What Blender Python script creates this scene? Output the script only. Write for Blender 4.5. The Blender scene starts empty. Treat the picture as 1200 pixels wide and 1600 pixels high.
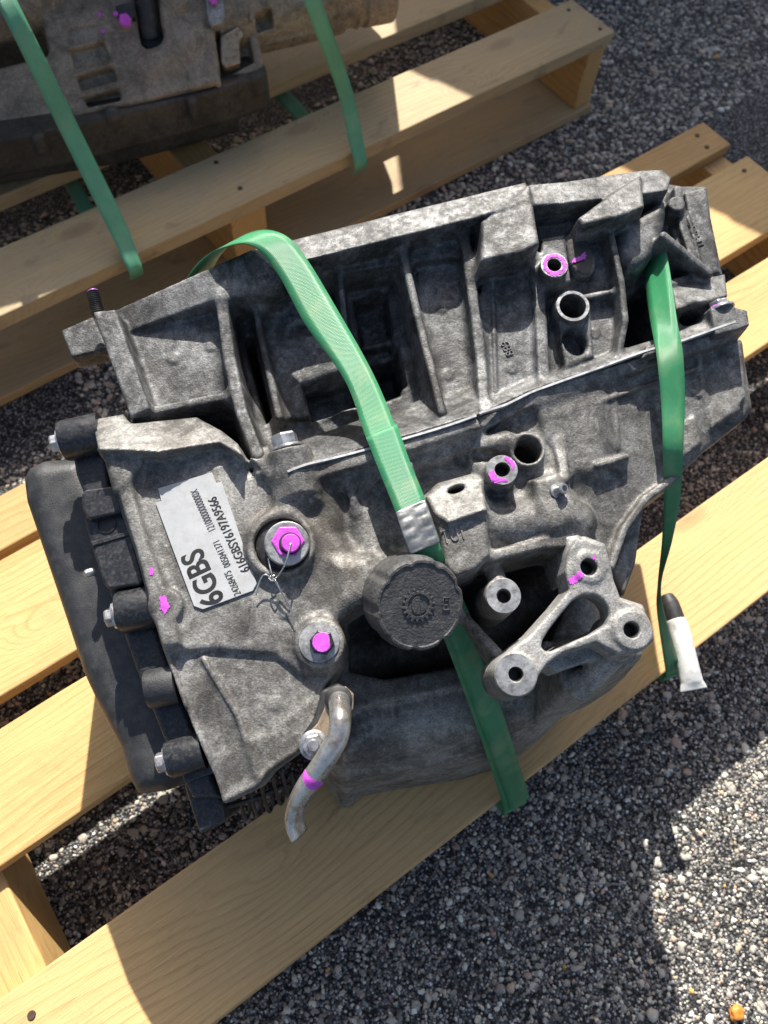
import bpy, bmesh, math, random
import numpy as np
from mathutils import Matrix, Vector

# ------------------------------------------------------------------ camera, sky, sun, exposure
sc = bpy.context.scene
HG, DECK = 1.075, 0.165                      # camera height and pallet deck height above the asphalt (m)
FPX = 1280.0                                 # focal length in pixels of a 1200 x 1600 frame
M = np.array([[0.81385497, -0.57844144, 0.05518693],      # camera right, down, forward in world axes
              [-0.4921042, -0.73663861, -0.46389333],     # world x runs along the deck boards, y away, z up
              [0.30898795, 0.35038417, -0.88417045]])
CAM = np.array([0.0, 0.0, HG])
cam_d = bpy.data.cameras.new('camera')
cam = bpy.data.objects.new('camera', cam_d)
sc.collection.objects.link(cam)
cam.matrix_world = Matrix([[M[0][i], -M[1][i], -M[2][i], CAM[i]] for i in range(3)] + [[0, 0, 0, 1]])
cam_d.sensor_width = 36.0
cam_d.lens = FPX / 1600.0 * 36.0
cam_d.clip_start, cam_d.clip_end = 0.02, 200.0
cam_d.dof.use_dof = True
cam_d.dof.focus_distance = 0.655
cam_d.dof.aperture_fstop = 8.0
sc.camera = cam

SUN = Vector((0.52, 0.86, 1.0)).normalized() # towards the sun
wd = bpy.data.worlds.new('World')
sc.world = wd
wd.use_nodes = True
wn = wd.node_tree
sky = wn.nodes.new('ShaderNodeTexSky')
sky.sky_type = 'NISHITA'
sky.sun_disc = False
sky.dust_density = 3.5
sky.sun_elevation = math.asin(SUN.z)
sky.sun_rotation = math.atan2(SUN.x, SUN.y)
bg = wn.nodes['Background']
bg.inputs['Strength'].default_value = 0.085
wn.links.new(sky.outputs[0], bg.inputs[0])
sl = bpy.data.lights.new('sun', 'SUN')
sl.energy, sl.angle, sl.color = 5.0, math.radians(0.53), (1.0, 0.955, 0.88)
sun = bpy.data.objects.new('sun', sl)
sun.rotation_euler = SUN.to_track_quat('Z', 'Y').to_euler()
sun.location = (2, 3, 4)
sc.collection.objects.link(sun)
sc.view_settings.view_transform = 'Standard'
sc.view_settings.look = 'None'
sc.view_settings.exposure = 0.88
sc.view_settings.gamma = 1.0
sc.view_settings.use_curve_mapping = False

# ------------------------------------------------------------------ measuring helpers
def ray(x, y):
    return M.T @ np.array([x - 600.0, y - 800.0, FPX])
def at(x, y, z):                             # point of the place seen at photo pixel x, y and standing at height z
    r = ray(x, y)
    return CAM + r * ((z - HG) / r[2])
class Frame:                                 # a thing's own axes
    def __init__(s, o, X, Y, Z):
        s.o, s.R = np.array(o, float), np.array([X, Y, Z], float)     # rows = axes
    def pl(s, x, y, z):                      # pixel seen at local depth z -> local point
        r = ray(x, y)
        t = (np.dot(s.o - CAM, s.R[2]) + z) / np.dot(r, s.R[2])
        return s.R @ (CAM + r * t - s.o)
    def w(s, p):
        return s.o + s.R.T @ np.asarray(p, float)
    def l(s, p):
        return s.R @ (np.asarray(p, float) - s.o)
    def mat(s):
        m = Matrix.Identity(4)
        for i in range(3):
            for j in range(3):
                m[j][i] = s.R[i][j]
            m[i][3] = s.o[i]
        return m

col = sc.collection
def link(o):
    col.objects.link(o)
    return o
def tag(o, label=None, cat=None, group=None, kind=None):
    for k, v in (('label', label), ('category', cat), ('group', group), ('kind', kind)):
        if v: o[k] = v
    return o
def empty(name, mat):
    o = bpy.data.objects.new(name, None)
    o.empty_display_size = 0.05
    link(o)
    o.matrix_world = mat
    return o
def mesh_obj(name, verts, faces, m, parent=None, smooth=False, loc=None):
    me = bpy.data.meshes.new(name)
    me.from_pydata([tuple(map(float, v)) for v in verts], [], faces)
    return fin(name, me, m, parent, smooth, loc)
def fin(name, me, m, parent=None, smooth=False, loc=None):
    me.materials.append(m)
    if smooth:
        me.polygons.foreach_set('use_smooth', [True] * len(me.polygons))
    me.update()
    o = link(bpy.data.objects.new(name, me))
    if parent:
        o.parent = parent
    if loc is not None:
        o.location = loc
    return o
def bm_obj(name, bm, m, parent=None, smooth=False, bevel=0, seg=2, loc=None):
    me = bpy.data.meshes.new(name)
    bmesh.ops.recalc_face_normals(bm, faces=bm.faces)
    bm.to_mesh(me)
    bm.free()
    o = fin(name, me, m, parent, smooth, loc)
    if bevel:
        b = o.modifiers.new('bevel', 'BEVEL')
        b.width, b.segments, b.limit_method, b.angle_limit = bevel, seg, 'ANGLE', math.radians(35)
        if not smooth:
            b.harden_normals = False
    return o

# ------------------------------------------------------------------ materials
class NT:
    def __init__(s, name):
        s.m = bpy.data.materials.new(name)
        s.m.use_nodes = True
        s.t = s.m.node_tree
        s.b = s.t.nodes['Principled BSDF']
    def n(s, typ, ins=None, **kw):
        nd = s.t.nodes.new('ShaderNode' + typ)
        for k, v in kw.items():
            setattr(nd, k, v)
        for k, v in (ins or {}).items():
            sock = nd.inputs[k]
            if isinstance(v, bpy.types.NodeSocket):
                s.t.links.new(v, sock)
            else:
                sock.default_value = v
        return nd
    def lk(s, a, b):
        s.t.links.new(a, b)
    def coord(s, which='Object'):
        return s.n('TexCoord').outputs[which]
    def noise(s, vec, scale, detail=4, rough=0.55, dist=0.0):
        return s.n('TexNoise', {'Vector': vec, 'Scale': scale, 'Detail': detail, 'Roughness': rough, 'Distortion': dist}).outputs['Fac']
    def ramp(s, fac, stops, interp='LINEAR'):
        r = s.n('ValToRGB', {'Fac': fac})
        r.color_ramp.interpolation = interp
        el = r.color_ramp.elements
        while len(el) > 1:
            el.remove(el[-1])
        el[0].position = stops[0][0]
        el[0].color = c4(stops[0][1])
        for p, c in stops[1:]:
            e = el.new(p)
            e.color = c4(c)
        return r.outputs['Color']
    def mix(s, fac, a, b, mode='MIX'):
        nd = s.n('Mix', data_type='RGBA', blend_type=mode)
        for i, v in ((0, fac), (6, a), (7, b)):
            if isinstance(v, bpy.types.NodeSocket):
                s.lk(v, nd.inputs[i])
            else:
                nd.inputs[i].default_value = v if i == 0 else c4(v)
        return nd.outputs[2]
    def math(s, op, a, b=0.0, c=None):
        d = {0: a, 1: b}
        if c is not None: d[2] = c
        return s.n('Math', d, operation=op).outputs[0]
    def mapping(s, vec, scale=(1, 1, 1), loc=(0, 0, 0), rot=(0, 0, 0)):
        return s.n('Mapping', {'Vector': vec, 'Scale': scale, 'Location': loc, 'Rotation': rot}).outputs[0]
    def bump(s, h, strength, dist, prev=None):
        d = {'Height': h, 'Strength': strength, 'Distance': dist}
        if prev is not None: d['Normal'] = prev
        return s.n('Bump', d).outputs[0]
    def out(s, color=None, rough=0.5, metal=0.0, normal=None, spec=None):
        for k, v in (('Base Color', color), ('Roughness', rough), ('Metallic', metal), ('Normal', normal), ('Specular IOR Level', spec)):
            if v is None: continue
            if isinstance(v, bpy.types.NodeSocket):
                s.lk(v, s.b.inputs[k])
            else:
                s.b.inputs[k].default_value = c4(v) if k == 'Base Color' else v
        return s.m
def c4(c):
    if isinstance(c, (int, float)): return (c, c, c, 1)
    return tuple(c) + ((1,) if len(c) == 3 else ())

def cast_metal(name, dark, mid, light, grime=0.5, warm=(0.16, 0.12, 0.085), seed=0.0, grain=0.38, big=16.0, warmth=0.32, metal=0.28):
    """sand-cast aluminium: fine sparkling grain, speckled pale oxide, dark oily grime, a little brown dust"""
    t = NT(name)
    v = t.mapping(t.coord(), loc=(seed, seed * 1.7, seed * 0.6))
    a = t.noise(v, big, 4, 0.55, 0.3)
    b = t.noise(v, 85, 5, 0.7)
    c = t.noise(v, 620, 2, 0.7)
    d = t.noise(t.mapping(v, loc=(7, 1, 4)), 170, 5, 0.68)
    base = t.mix(t.ramp(a, [(0.32, 0.0), (0.68, 1.0)]), tuple(x * 0.55 + y * 0.45 for x, y in zip(dark, mid)), tuple(x * 0.75 + y * 0.25 for x, y in zip(mid, light)))
    mask = t.math('ADD', t.math('MULTIPLY', a, 0.5), t.math('MULTIPLY', b, 0.5))
    bl = t.math('ADD', t.math('MULTIPLY', mask, 0.75), t.math('MULTIPLY', d, 0.55))
    base = t.mix(t.math('MULTIPLY', t.ramp(bl, [(0.575, 0.0), (0.755, 1.0)]), 0.78), base, light)
    g2 = t.noise(t.mapping(v, loc=(3, 8, 1)), 30, 6, 0.72, 0.7)
    gg = t.math('ADD', t.math('MULTIPLY', g2, 0.8), t.math('MULTIPLY', d, 0.2))
    base = t.mix(t.math('MULTIPLY', t.ramp(gg, [(0.55 - 0.14 * grime, 0.0), (0.70 - 0.1 * grime, 1.0)]), 0.82), base, tuple(x * 0.42 for x in dark))
    run = t.noise(t.mapping(v, scale=(60, 7, 60), loc=(1, 6, 2)), 1.0, 4, 0.6)          # oil that ran down the face
    base = t.mix(t.math('MULTIPLY', t.ramp(run, [(0.58, 0.0), (0.72, 1.0)]), 0.35), base, tuple(x * 0.5 for x in dark))
    wz = t.noise(t.mapping(v, loc=(9, 2, 5)), 12, 5, 0.65)
    base = t.mix(t.math('MULTIPLY', t.ramp(wz, [(0.52, 0.0), (0.68, 1.0)]), warmth), base, warm)
    base = t.mix(1.0, base, t.ramp(c, [(0.28, 0.66), (0.5, 1.0), (0.70, 1.42)]), 'MULTIPLY')
    nrm = t.bump(c, grain, 0.0010)
    nrm = t.bump(d, 0.30, 0.0012, nrm)
    nrm = t.bump(b, 0.25, 0.0020, nrm)
    rough = t.ramp(d, [(0.3, 0.70), (0.7, 0.46)])
    return t.out(base, rough, metal, nrm, 0.5)

def plain(name, colr, rough=0.5, metal=0.0, bump=0.2, bscale=300.0, dirt=None, dscale=30.0, dist=0.0008, var=0.25, spec=None):
    t = NT(name)
    v = t.coord()
    k = t.noise(v, dscale, 5, 0.65)
    c = t.mix(t.ramp(k, [(0.35, 0.0), (0.7, 1.0)]), tuple(x * (1 - var) for x in colr), tuple(min(1, x * (1 + var)) for x in colr))
    if dirt:
        c = t.mix(t.math('MULTIPLY', t.ramp(t.noise(t.mapping(v, loc=(4, 4, 4)), dscale * 2.2, 6, 0.7), [(0.48, 0.0), (0.66, 1.0)]), 0.75), c, dirt)
    n = t.bump(t.noise(v, bscale, 3, 0.6), bump, dist)
    r = t.ramp(k, [(0.3, max(0.05, rough - 0.1)), (0.7, min(1, rough + 0.1))])
    return t.out(c, r, metal, n, spec)

def wood(name, pale, deep, weather=0.0, grey=(0.33, 0.28, 0.21), seed=0.0, stain=0.35, knots=1.0):
    """sawn pine, grain along local x, knots where Voronoi cells bend the rings"""
    t = NT(name)
    rnd = t.n('ObjectInfo').outputs['Random']
    off = t.n('CombineXYZ', {0: t.math('MULTIPLY', rnd, 37.0), 1: t.math('MULTIPLY', rnd, 11.0), 2: t.math('MULTIPLY', rnd, 5.0)}).outputs[0]
    v = t.n('VectorMath', {0: t.coord(), 1: off}, operation='ADD').outputs[0]
    v = t.mapping(v, loc=(seed, seed, 0))
    kv = t.mapping(v, scale=(5.5, 13.0, 6.0))
    vor = t.n('TexVoronoi', {'Vector': kv, 'Scale': 1.0, 'Randomness': 1.0}, feature='F1')
    kd = vor.outputs['Distance']
    keep = t.ramp(t.n('SeparateColor', {'Color': vor.outputs['Color']}).outputs[1], [(0.55, 0.0), (0.59, 1.0)])
    bend = t.math('MULTIPLY', t.math('MULTIPLY', t.ramp(kd, [(0.0, 1.0), (0.14, 0.75), (0.42, 0.12), (0.7, 0.0)]), keep), knots)
    warp = t.noise(t.mapping(v, scale=(1.1, 4.0, 4.0)), 1.0, 3, 0.5)
    sep = t.n('SeparateXYZ', {0: v})
    ring = t.math('ADD', t.math('MULTIPLY', sep.outputs[1], 44.0), t.math('MULTIPLY', warp, 6.5))
    ring = t.math('ADD', ring, t.math('MULTIPLY', bend, 4.0))
    ring = t.math('ADD', ring, t.math('MULTIPLY', sep.outputs[2], 20.0))
    ring = t.math('ADD', ring, t.math('MULTIPLY', t.noise(t.mapping(v, scale=(9, 160, 160)), 1.0, 2, 0.5), 0.16))
    saw = t.math('FRACT', t.math('MULTIPLY', ring, 2.4))
    late = t.ramp(saw, [(0.0, 0.0), (0.55, 0.12), (0.88, 1.0), (0.97, 0.55), (1.0, 0.0)])
    fib = t.noise(t.mapping(v, scale=(14, 700, 500)), 1.0, 4, 0.7)
    base = t.mix(t.math('MULTIPLY', late, t.ramp(t.noise(t.mapping(v, scale=(2, 9, 3)), 1.0, 2), [(0.3, 0.18), (0.7, 0.72)])), pale, deep)
    base = t.mix(1.0, base, t.ramp(fib, [(0.3, 0.80), (0.7, 1.12)]), 'MULTIPLY')
    tone = t.noise(t.mapping(v, scale=(3, 11, 5)), 1.0, 3, 0.6)
    base = t.mix(1.0, base, t.ramp(tone, [(0.3, (0.86, 0.82, 0.76)), (0.7, (1.08, 1.06, 1.02))]), 'MULTIPLY')
    kn = t.math('MULTIPLY', t.math('MULTIPLY', t.ramp(kd, [(0.05, 1.0), (0.13, 0.8), (0.2, 0.0)]), keep), knots)
    base = t.mix(t.math('MULTIPLY', kn, 0.72), base, (0.25, 0.105, 0.035))
    base = t.mix(t.math('MULTIPLY', t.math('MULTIPLY', t.ramp(kd, [(0.0, 1.0), (0.035, 0.0)]), keep), 0.8 * knots), base, (0.05, 0.025, 0.012))
    base = t.mix(1.0, base, t.ramp(rnd, [(0.0, (0.84, 0.80, 0.76)), (0.5, (1.0, 1.0, 1.0)), (1.0, (1.05, 1.07, 1.10))]), 'MULTIPLY')
    if weather:
        w = t.noise(t.mapping(v, scale=(4, 14, 8), loc=(5, 5, 5)), 1.0, 5, 0.65)
        base = t.mix(t.math('MULTIPLY', t.ramp(w, [(0.25, 0.35), (0.75, 1.0)]), weather), base, grey)
    st = t.noise(t.mapping(v, scale=(13, 26, 20), loc=(2, 7, 1)), 1.0, 6, 0.7, 0.5)
    base = t.mix(t.math('MULTIPLY', t.ramp(st, [(0.58, 0.0), (0.74, 1.0)]), stain), base, (0.10, 0.075, 0.05))
    sp = t.noise(t.mapping(v, scale=(7, 420, 420), loc=(3, 1, 8)), 1.0, 3, 0.6)
    gate = t.noise(t.mapping(v, scale=(5, 20, 9), loc=(8, 3, 2)), 1.0, 2)
    split = t.math('MULTIPLY', t.ramp(sp, [(0.69, 0.0), (0.73, 1.0)]), t.ramp(gate, [(0.48, 0.0), (0.58, 1.0)]))
    base = t.mix(t.math('MULTIPLY', split, 0.75), base, (0.13, 0.075, 0.03))
    saw_m = t.noise(t.mapping(v, scale=(300, 12, 12), rot=(0, 0, 0.12)), 1.0, 2, 0.5)
    base = t.mix(1.0, base, t.ramp(saw_m, [(0.3, 0.985), (0.7, 1.01)]), 'MULTIPLY')
    scuff = t.noise(t.mapping(v, scale=(40, 90, 60), loc=(6, 2, 2)), 1.0, 6, 0.75)
    base = t.mix(t.math('MULTIPLY', t.ramp(scuff, [(0.60, 0.0), (0.72, 1.0)]), 0.30), base, (0.24, 0.17, 0.10))
    n = t.bump(fib, 0.45, 0.0014)
    n = t.bump(saw_m, 0.07, 0.0010, n)
    n = t.bump(t.math('SUBTRACT', 1.0, split), 0.6, 0.0012, n)
    n = t.bump(t.math('SUBTRACT', 1.0, late), 0.12, 0.0015, n)
    n = t.bump(t.noise(v, 60, 4, 0.6), 0.2, 0.002, n)
    return t.out(base, t.ramp(fib, [(0.3, 0.72), (0.7, 0.55)]), 0.0, n, 0.35)

MAT = {}
MAT['bell'] = cast_metal('cast aluminium with oily grime', (0.024, 0.024, 0.0235), (0.056, 0.056, 0.055), (0.27, 0.272, 0.27), 0.85, (0.095, 0.08, 0.062), 0.0)
MAT['case'] = cast_metal('cast aluminium with brown dust', (0.040, 0.0375, 0.034), (0.092, 0.087, 0.079), (0.30, 0.294, 0.278), 0.55, (0.125, 0.102, 0.076), 4.0)
MAT['low'] = cast_metal('cast aluminium dark and oily', (0.06, 0.055, 0.05), (0.15, 0.138, 0.124), (0.36, 0.34, 0.30), 0.3, (0.18, 0.135, 0.09), 7.0, warmth=0.4)
MAT['pale'] = cast_metal('cast aluminium pale and dry', (0.085, 0.084, 0.081), (0.20, 0.198, 0.19), (0.42, 0.415, 0.395), 0.12, (0.28, 0.24, 0.19), 2.0)
MAT['rear'] = cast_metal('cast aluminium coated in brown dirt', (0.085, 0.068, 0.050), (0.205, 0.160, 0.115), (0.34, 0.275, 0.205), 0.25, (0.23, 0.175, 0.12), 11.0, 0.35, warmth=0.5, metal=0.1)
MAT['reardark'] = cast_metal('black oily pan metal', (0.014, 0.013, 0.012), (0.03, 0.028, 0.025), (0.07, 0.062, 0.052), 0.4, (0.05, 0.04, 0.03), 13.0, 0.35, warmth=0.5, metal=0.1)
MAT['machined'] = plain('machined aluminium', (0.46, 0.46, 0.45), 0.38, 0.7, 0.3, 420, (0.13, 0.11, 0.09), 60)
MAT['steel'] = plain('zinc plated steel', (0.50, 0.50, 0.50), 0.33, 0.85, 0.15, 300, (0.16, 0.13, 0.10), 90)
MAT['tube'] = plain('dirty steel tube', (0.52, 0.51, 0.49), 0.30, 0.8, 0.25, 220, (0.22, 0.15, 0.08), 45)
MAT['bronze'] = plain('rust stained steel plate', (0.40, 0.32, 0.22), 0.45, 0.55, 0.3, 260, (0.16, 0.085, 0.035), 55)
MAT['blacksteel'] = plain('black oxide steel', (0.03, 0.03, 0.033), 0.42, 0.5, 0.2, 300, (0.10, 0.09, 0.08), 70)
MAT['plastic'] = plain('grained black plastic', (0.028, 0.029, 0.031), 0.46, 0.0, 0.5, 900, (0.06, 0.059, 0.057), 46, 0.0007, 0.35)
MAT['connector'] = plain('smooth black plastic', (0.018, 0.019, 0.023), 0.36, 0.0, 0.15, 700, (0.07, 0.068, 0.064), 150, 0.0004, 0.4)
MAT['capmat'] = plain('dusty black rubberised plastic', (0.05, 0.05, 0.05), 0.55, 0.0, 0.8, 420, (0.10, 0.096, 0.09), 60, 0.0012)
MAT['pink'] = plain('magenta paint marker', (0.60, 0.09, 0.60), 0.42, 0.0, 0.5, 260, (0.34, 0.06, 0.36), 150, 0.0008, 0.22)
MAT['gasket'] = plain('pale gasket edge', (0.50, 0.51, 0.51), 0.5, 0.2, 0.2, 300, (0.25, 0.25, 0.25), 60)
MAT['wire'] = plain('bright steel wire', (0.62, 0.62, 0.60), 0.28, 0.9, 0.05, 300)
MAT['rubber'] = plain('black rubber', (0.018, 0.018, 0.019), 0.55, 0.0, 0.3, 200, (0.05, 0.048, 0.045), 50)
MAT['white'] = plain('scuffed white plastic sleeve', (0.66, 0.66, 0.63), 0.42, 0.0, 0.2, 200, (0.36, 0.33, 0.29), 40)
MAT['paper'] = plain('satin label film', (0.40, 0.41, 0.415), 0.38, 0.0, 0.12, 500, (0.34, 0.335, 0.32), 70, 0.0004, 0.05)
MAT['ink'] = plain('black label print', (0.012, 0.012, 0.012), 0.5)
MAT['clip'] = plain('crimped steel seal', (0.32, 0.33, 0.32), 0.36, 0.85, 0.3, 160, (0.25, 0.23, 0.19), 90)
MAT['dark'] = plain('painted shade of a hole', (0.012, 0.012, 0.012), 0.7)  # near-black standing in for the shade inside a hole
MAT['thread'] = plain('dark tapped thread', (0.06, 0.058, 0.055), 0.45, 0.5)
MAT['oval'] = plain('dark machined patch', (0.045, 0.043, 0.042), 0.42, 0.4, 0.3, 300, (0.08, 0.07, 0.06), 80)
MAT['nail'] = plain('rusty nail head', (0.09, 0.06, 0.045), 0.6, 0.5)
MAT['wood'] = wood('fresh pine', (0.60, 0.385, 0.155), (0.44, 0.22, 0.06), 0.12, (0.42, 0.33, 0.20), stain=0.22)
MAT['woodfront'] = wood('handled pine', (0.68, 0.44, 0.19), (0.50, 0.27, 0.085), 0.30, (0.46, 0.35, 0.21), 3.0, 0.42)
MAT['woodold'] = wood('weathered pine', (0.56, 0.40, 0.19), (0.38, 0.22, 0.085), 0.72, (0.37, 0.30, 0.205), 6.0, 0.60)

def strap_mat(name, colr, dust):
    t = NT(name)
    uv = t.coord('UV')
    a = t.mapping(uv, scale=(1, 1, 1))
    s = t.n('SeparateXYZ', {0: a})
    d1 = t.math('ADD', t.math('MULTIPLY', s.outputs[0], 12.0), t.math('MULTIPLY', s.outputs[1], 15.0))
    d2 = t.math('SUBTRACT', t.math('MULTIPLY', s.outputs[0], 12.0), t.math('MULTIPLY', s.outputs[1], 15.0))
    w1 = t.math('ABSOLUTE', t.math('SINE', t.math('MULTIPLY', d1, 3.14159)))
    w2 = t.math('ABSOLUTE', t.math('SINE', t.math('MULTIPLY', d2, 3.14159)))
    emb = t.math('MULTIPLY', w1, w2)
    v = t.coord()
    c = t.mix(t.ramp(t.noise(v, 18, 4, 0.6), [(0.35, 0.0), (0.68, 1.0)]), colr, tuple(x * 1.25 for x in colr))
    c = t.mix(t.math('MULTIPLY', t.ramp(t.noise(v, 34, 5, 0.65, 0.5), [(0.50, 0.0), (0.70, 1.0)]), dust), c, (0.36, 0.37, 0.19))
    n = t.bump(emb, 0.42, 0.0005)
    n = t.bump(t.noise(v, 500, 2), 0.1, 0.0004, n)
    return t.out(c, 0.30, 0.0, n, 0.5)
MAT['strap'] = strap_mat('green polyester strapping', (0.038, 0.215, 0.090), 0.22)
MAT['strapshade'] = strap_mat('green strap end with painted shade', (0.028, 0.185, 0.080), 0.30)  # same strapping, with shade put into a deeper green
MAT['strapold'] = strap_mat('faded green strapping', (0.085, 0.29, 0.165), 0.22)

def ground_mat():
    t = NT('asphalt binder with chips')
    v = t.coord()
    vo = t.n('TexVoronoi', {'Vector': v, 'Scale': 330.0}, feature='F1')
    cell = t.n('SeparateColor', {'Color': vo.outputs['Color']}).outputs[0]
    chip = t.ramp(cell, [(0.0, 0.03), (0.40, 0.06), (0.58, 0.16), (0.78, 0.28), (0.95, 0.45), (1.0, 0.6)], 'LINEAR')
    edge = t.ramp(vo.outputs['Distance'], [(0.35, 1.0), (0.62, 0.25)])
    c = t.mix(1.0, chip, edge, 'MULTIPLY')
    big = t.noise(v, 5, 4, 0.6)
    c = t.mix(1.0, c, t.ramp(big, [(0.3, (0.7, 0.69, 0.68)), (0.7, (1.15, 1.13, 1.1))]), 'MULTIPLY')
    n = t.bump(t.math('SUBTRACT', 1.0, vo.outputs['Distance']), 0.9, 0.003)
    n = t.bump(t.noise(v, 90, 4, 0.7), 0.5, 0.004, n)
    return t.out(c, 0.75, 0.0, n, 0.3)
MAT['asphalt'] = ground_mat()
def stone_mat():
    t = NT('asphalt aggregate stones')
    a = t.n('Attribute', attribute_name='stone').outputs['Color']
    v = t.coord()
    c = t.mix(1.0, a, t.ramp(t.noise(v, 420, 4, 0.7), [(0.3, 0.65), (0.7, 1.25)]), 'MULTIPLY')
    n = t.bump(t.noise(v, 500, 3, 0.7), 0.5, 0.001)
    return t.out(c, 0.6, 0.0, n, 0.4)
MAT['stone'] = stone_mat()

# ------------------------------------------------------------------ ground
rng = np.random.RandomState(7)
gv, gf = [], []
xs = [-60, -8, -1.2, 0.4, 2.2, 9, 60]
ys = [-60, -8, -0.9, 0.5, 2.2, 9, 60]
for y in ys:
    for x in xs:
        gv.append((x, y, 0.0))
for j in range(len(ys) - 1):
    for i in range(len(xs) - 1):
        a = j * len(xs) + i
        gf.append((a, a + 1, a + 1 + len(xs), a + len(xs)))
ground = mesh_obj('asphalt_ground', gv, gf, MAT['asphalt'])
tag(ground, kind='structure')

def ico(sub):
    bm = bmesh.new()
    bmesh.ops.create_icosphere(bm, subdivisions=sub, radius=1.0)
    bm.verts.ensure_lookup_table()
    v = np.array([p.co[:] for p in bm.verts])
    f = np.array([[q.index for q in p.verts] for p in bm.faces])
    bm.free()
    return v, f
def stones():
    def scatter(n, x0, x1, y0, y1):
        p = np.column_stack([rng.uniform(x0, x1, n), rng.uniform(y0, y1, n)])
        c = np.column_stack([p, np.zeros(n)]) - CAM
        q = c @ M.T
        px, py = q[:, 0] / q[:, 2] * FPX + 600, q[:, 1] / q[:, 2] * FPX + 800
        ok = (px > -70) & (px < 1270) & (py > -70) & (py < 1670)
        ok &= ~((p[:, 0] > 0.05) & (p[:, 0] < 0.72) & (p[:, 1] > 0.12) & (p[:, 1] < 0.60))     # under the gearbox
        ok &= ~((p[:, 0] < 0.9) & (p[:, 1] > 1.25))
        d = p * ((HG - DECK) / HG)                                     # where the line of sight crosses the deck
        for y0, y1, sl_ in ((0.012, 0.137, 0.0), (0.258, 0.372, 0.022), (0.418, 0.538, 0.020), (0.580, 0.633, 0.034)):
            yy = d[:, 1] - sl_ * (d[:, 0] + 0.2)
            ok &= ~((yy > y0) & (yy < y1) & (d[:, 0] < 1.14))
        ck = [at(x, y, 0.0)[:2] for x, y in ((676, 1300), (668, 1400), (688, 1475), (742, 1540), (738, 1640))]      # a crack in the asphalt
        for a_, b_ in zip(ck, ck[1:]):
            e_ = b_ - a_
            t_ = np.clip(((p - a_) @ e_) / (e_ @ e_), 0, 1)
            ok &= np.hypot(*(p - a_ - t_[:, None] * e_).T) > 0.0035 + 0.0015 * np.sin(p[:, 1] * 190)
        ok &= ~((d[:, 1] > 0.95) & (d[:, 1] < 1.02) & (d[:, 0] < 1.24))
        return p[ok]
    pts, rad, subs = [], [], []
    def layer(spacing, x0, x1, y0, y1, r0, r1, sub):
        n = int((x1 - x0) * (y1 - y0) / spacing ** 2)
        p = scatter(n, x0, x1, y0, y1)
        u = rng.uniform(0, 1, len(p)) ** 1.8
        pts.append(p); rad.append(r0 + (r1 - r0) * u); subs.append(np.full(len(p), sub))
    layer(0.0047, -0.45, 0.95, -0.45, 0.35, 0.0014, 0.0031, 1)
    layer(0.0062, -0.45, 1.40, 0.35, 0.80, 0.0017, 0.0036, 1)
    layer(0.0082, 0.10, 2.00, 0.80, 1.70, 0.0024, 0.0048, 1)
    layer(0.0210, -0.45, 1.40, -0.45, 0.80, 0.0029, 0.0046, 2)
    layer(0.0250, 0.10, 2.00, 0.80, 1.70, 0.0042, 0.0068, 2)
    layer(0.0620, -0.45, 1.40, -0.45, 0.80, 0.0050, 0.0078, 2)
    P, Rr, S = np.vstack(pts), np.concatenate(rad), np.concatenate(subs)
    n = len(P)
    pal = np.array([(0.08, 0.079, 0.08), (0.16, 0.158, 0.157), (0.26, 0.257, 0.25), (0.36, 0.355, 0.34), (0.48, 0.475, 0.45),
                    (0.64, 0.63, 0.59), (0.40, 0.33, 0.26), (0.36, 0.27, 0.24), (0.50, 0.28, 0.07)])
    pr = np.array([0.23, 0.23, 0.19, 0.14, 0.105, 0.055, 0.045, 0.022, 0.0015])
    ci = rng.choice(len(pal), n, p=pr / pr.sum())
    big = Rr > 0.0036
    ci[big & (ci < 2)] += 2
    C = np.minimum(pal[ci] * 1.28 * np.array([1.08, 1.0, 0.88]) * rng.uniform(0.8, 1.2, (n, 1)), 0.8)
    VV, FF, CC, base = [], [], [], 0
    for sub in (1, 2):
        sv, sf = ico(sub)
        idx = np.where(S == sub)[0]
        k, nv = len(idx), len(sv)
        ang = rng.uniform(0, 2 * math.pi, k)
        sc3 = np.column_stack([rng.uniform(0.8, 1.45, k), rng.uniform(0.7, 1.1, k), rng.uniform(0.42, 0.7, k)])
        v = sv[None] * (1 + rng.uniform(-0.34, 0.26, (k, nv, 1))) * sc3[:, None] * Rr[idx][:, None, None]
        x = v[..., 0] * np.cos(ang)[:, None] - v[..., 1] * np.sin(ang)[:, None] + P[idx, 0][:, None]
        y = v[..., 0] * np.sin(ang)[:, None] + v[..., 1] * np.cos(ang)[:, None] + P[idx, 1][:, None]
        z = v[..., 2] + (Rr[idx] * rng.uniform(-0.25, 0.25, k))[:, None]
        VV.append(np.stack([x, y, z], -1).reshape(-1, 3))
        FF.append((sf[None] + (np.arange(k) * nv)[:, None, None]).reshape(-1, 3) + base)
        CC.append(np.repeat(C[idx], nv, 0))
        base += k * nv
    V, Fc, Cc = np.vstack(VV), np.vstack(FF), np.vstack(CC)
    me = bpy.data.meshes.new('asphalt_stones')
    fast_mesh(me, V, Fc)
    at_ = me.attributes.new('stone', 'FLOAT_COLOR', 'POINT')
    at_.data.foreach_set('color', np.column_stack([Cc, np.ones(len(Cc))]).astype(np.float32).ravel())
    o = fin('asphalt_stones', me, MAT['stone'], None, False)
    tag(o, 'grey, white and tan aggregate stones bedded in the black asphalt', 'stones', kind='stuff')
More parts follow.
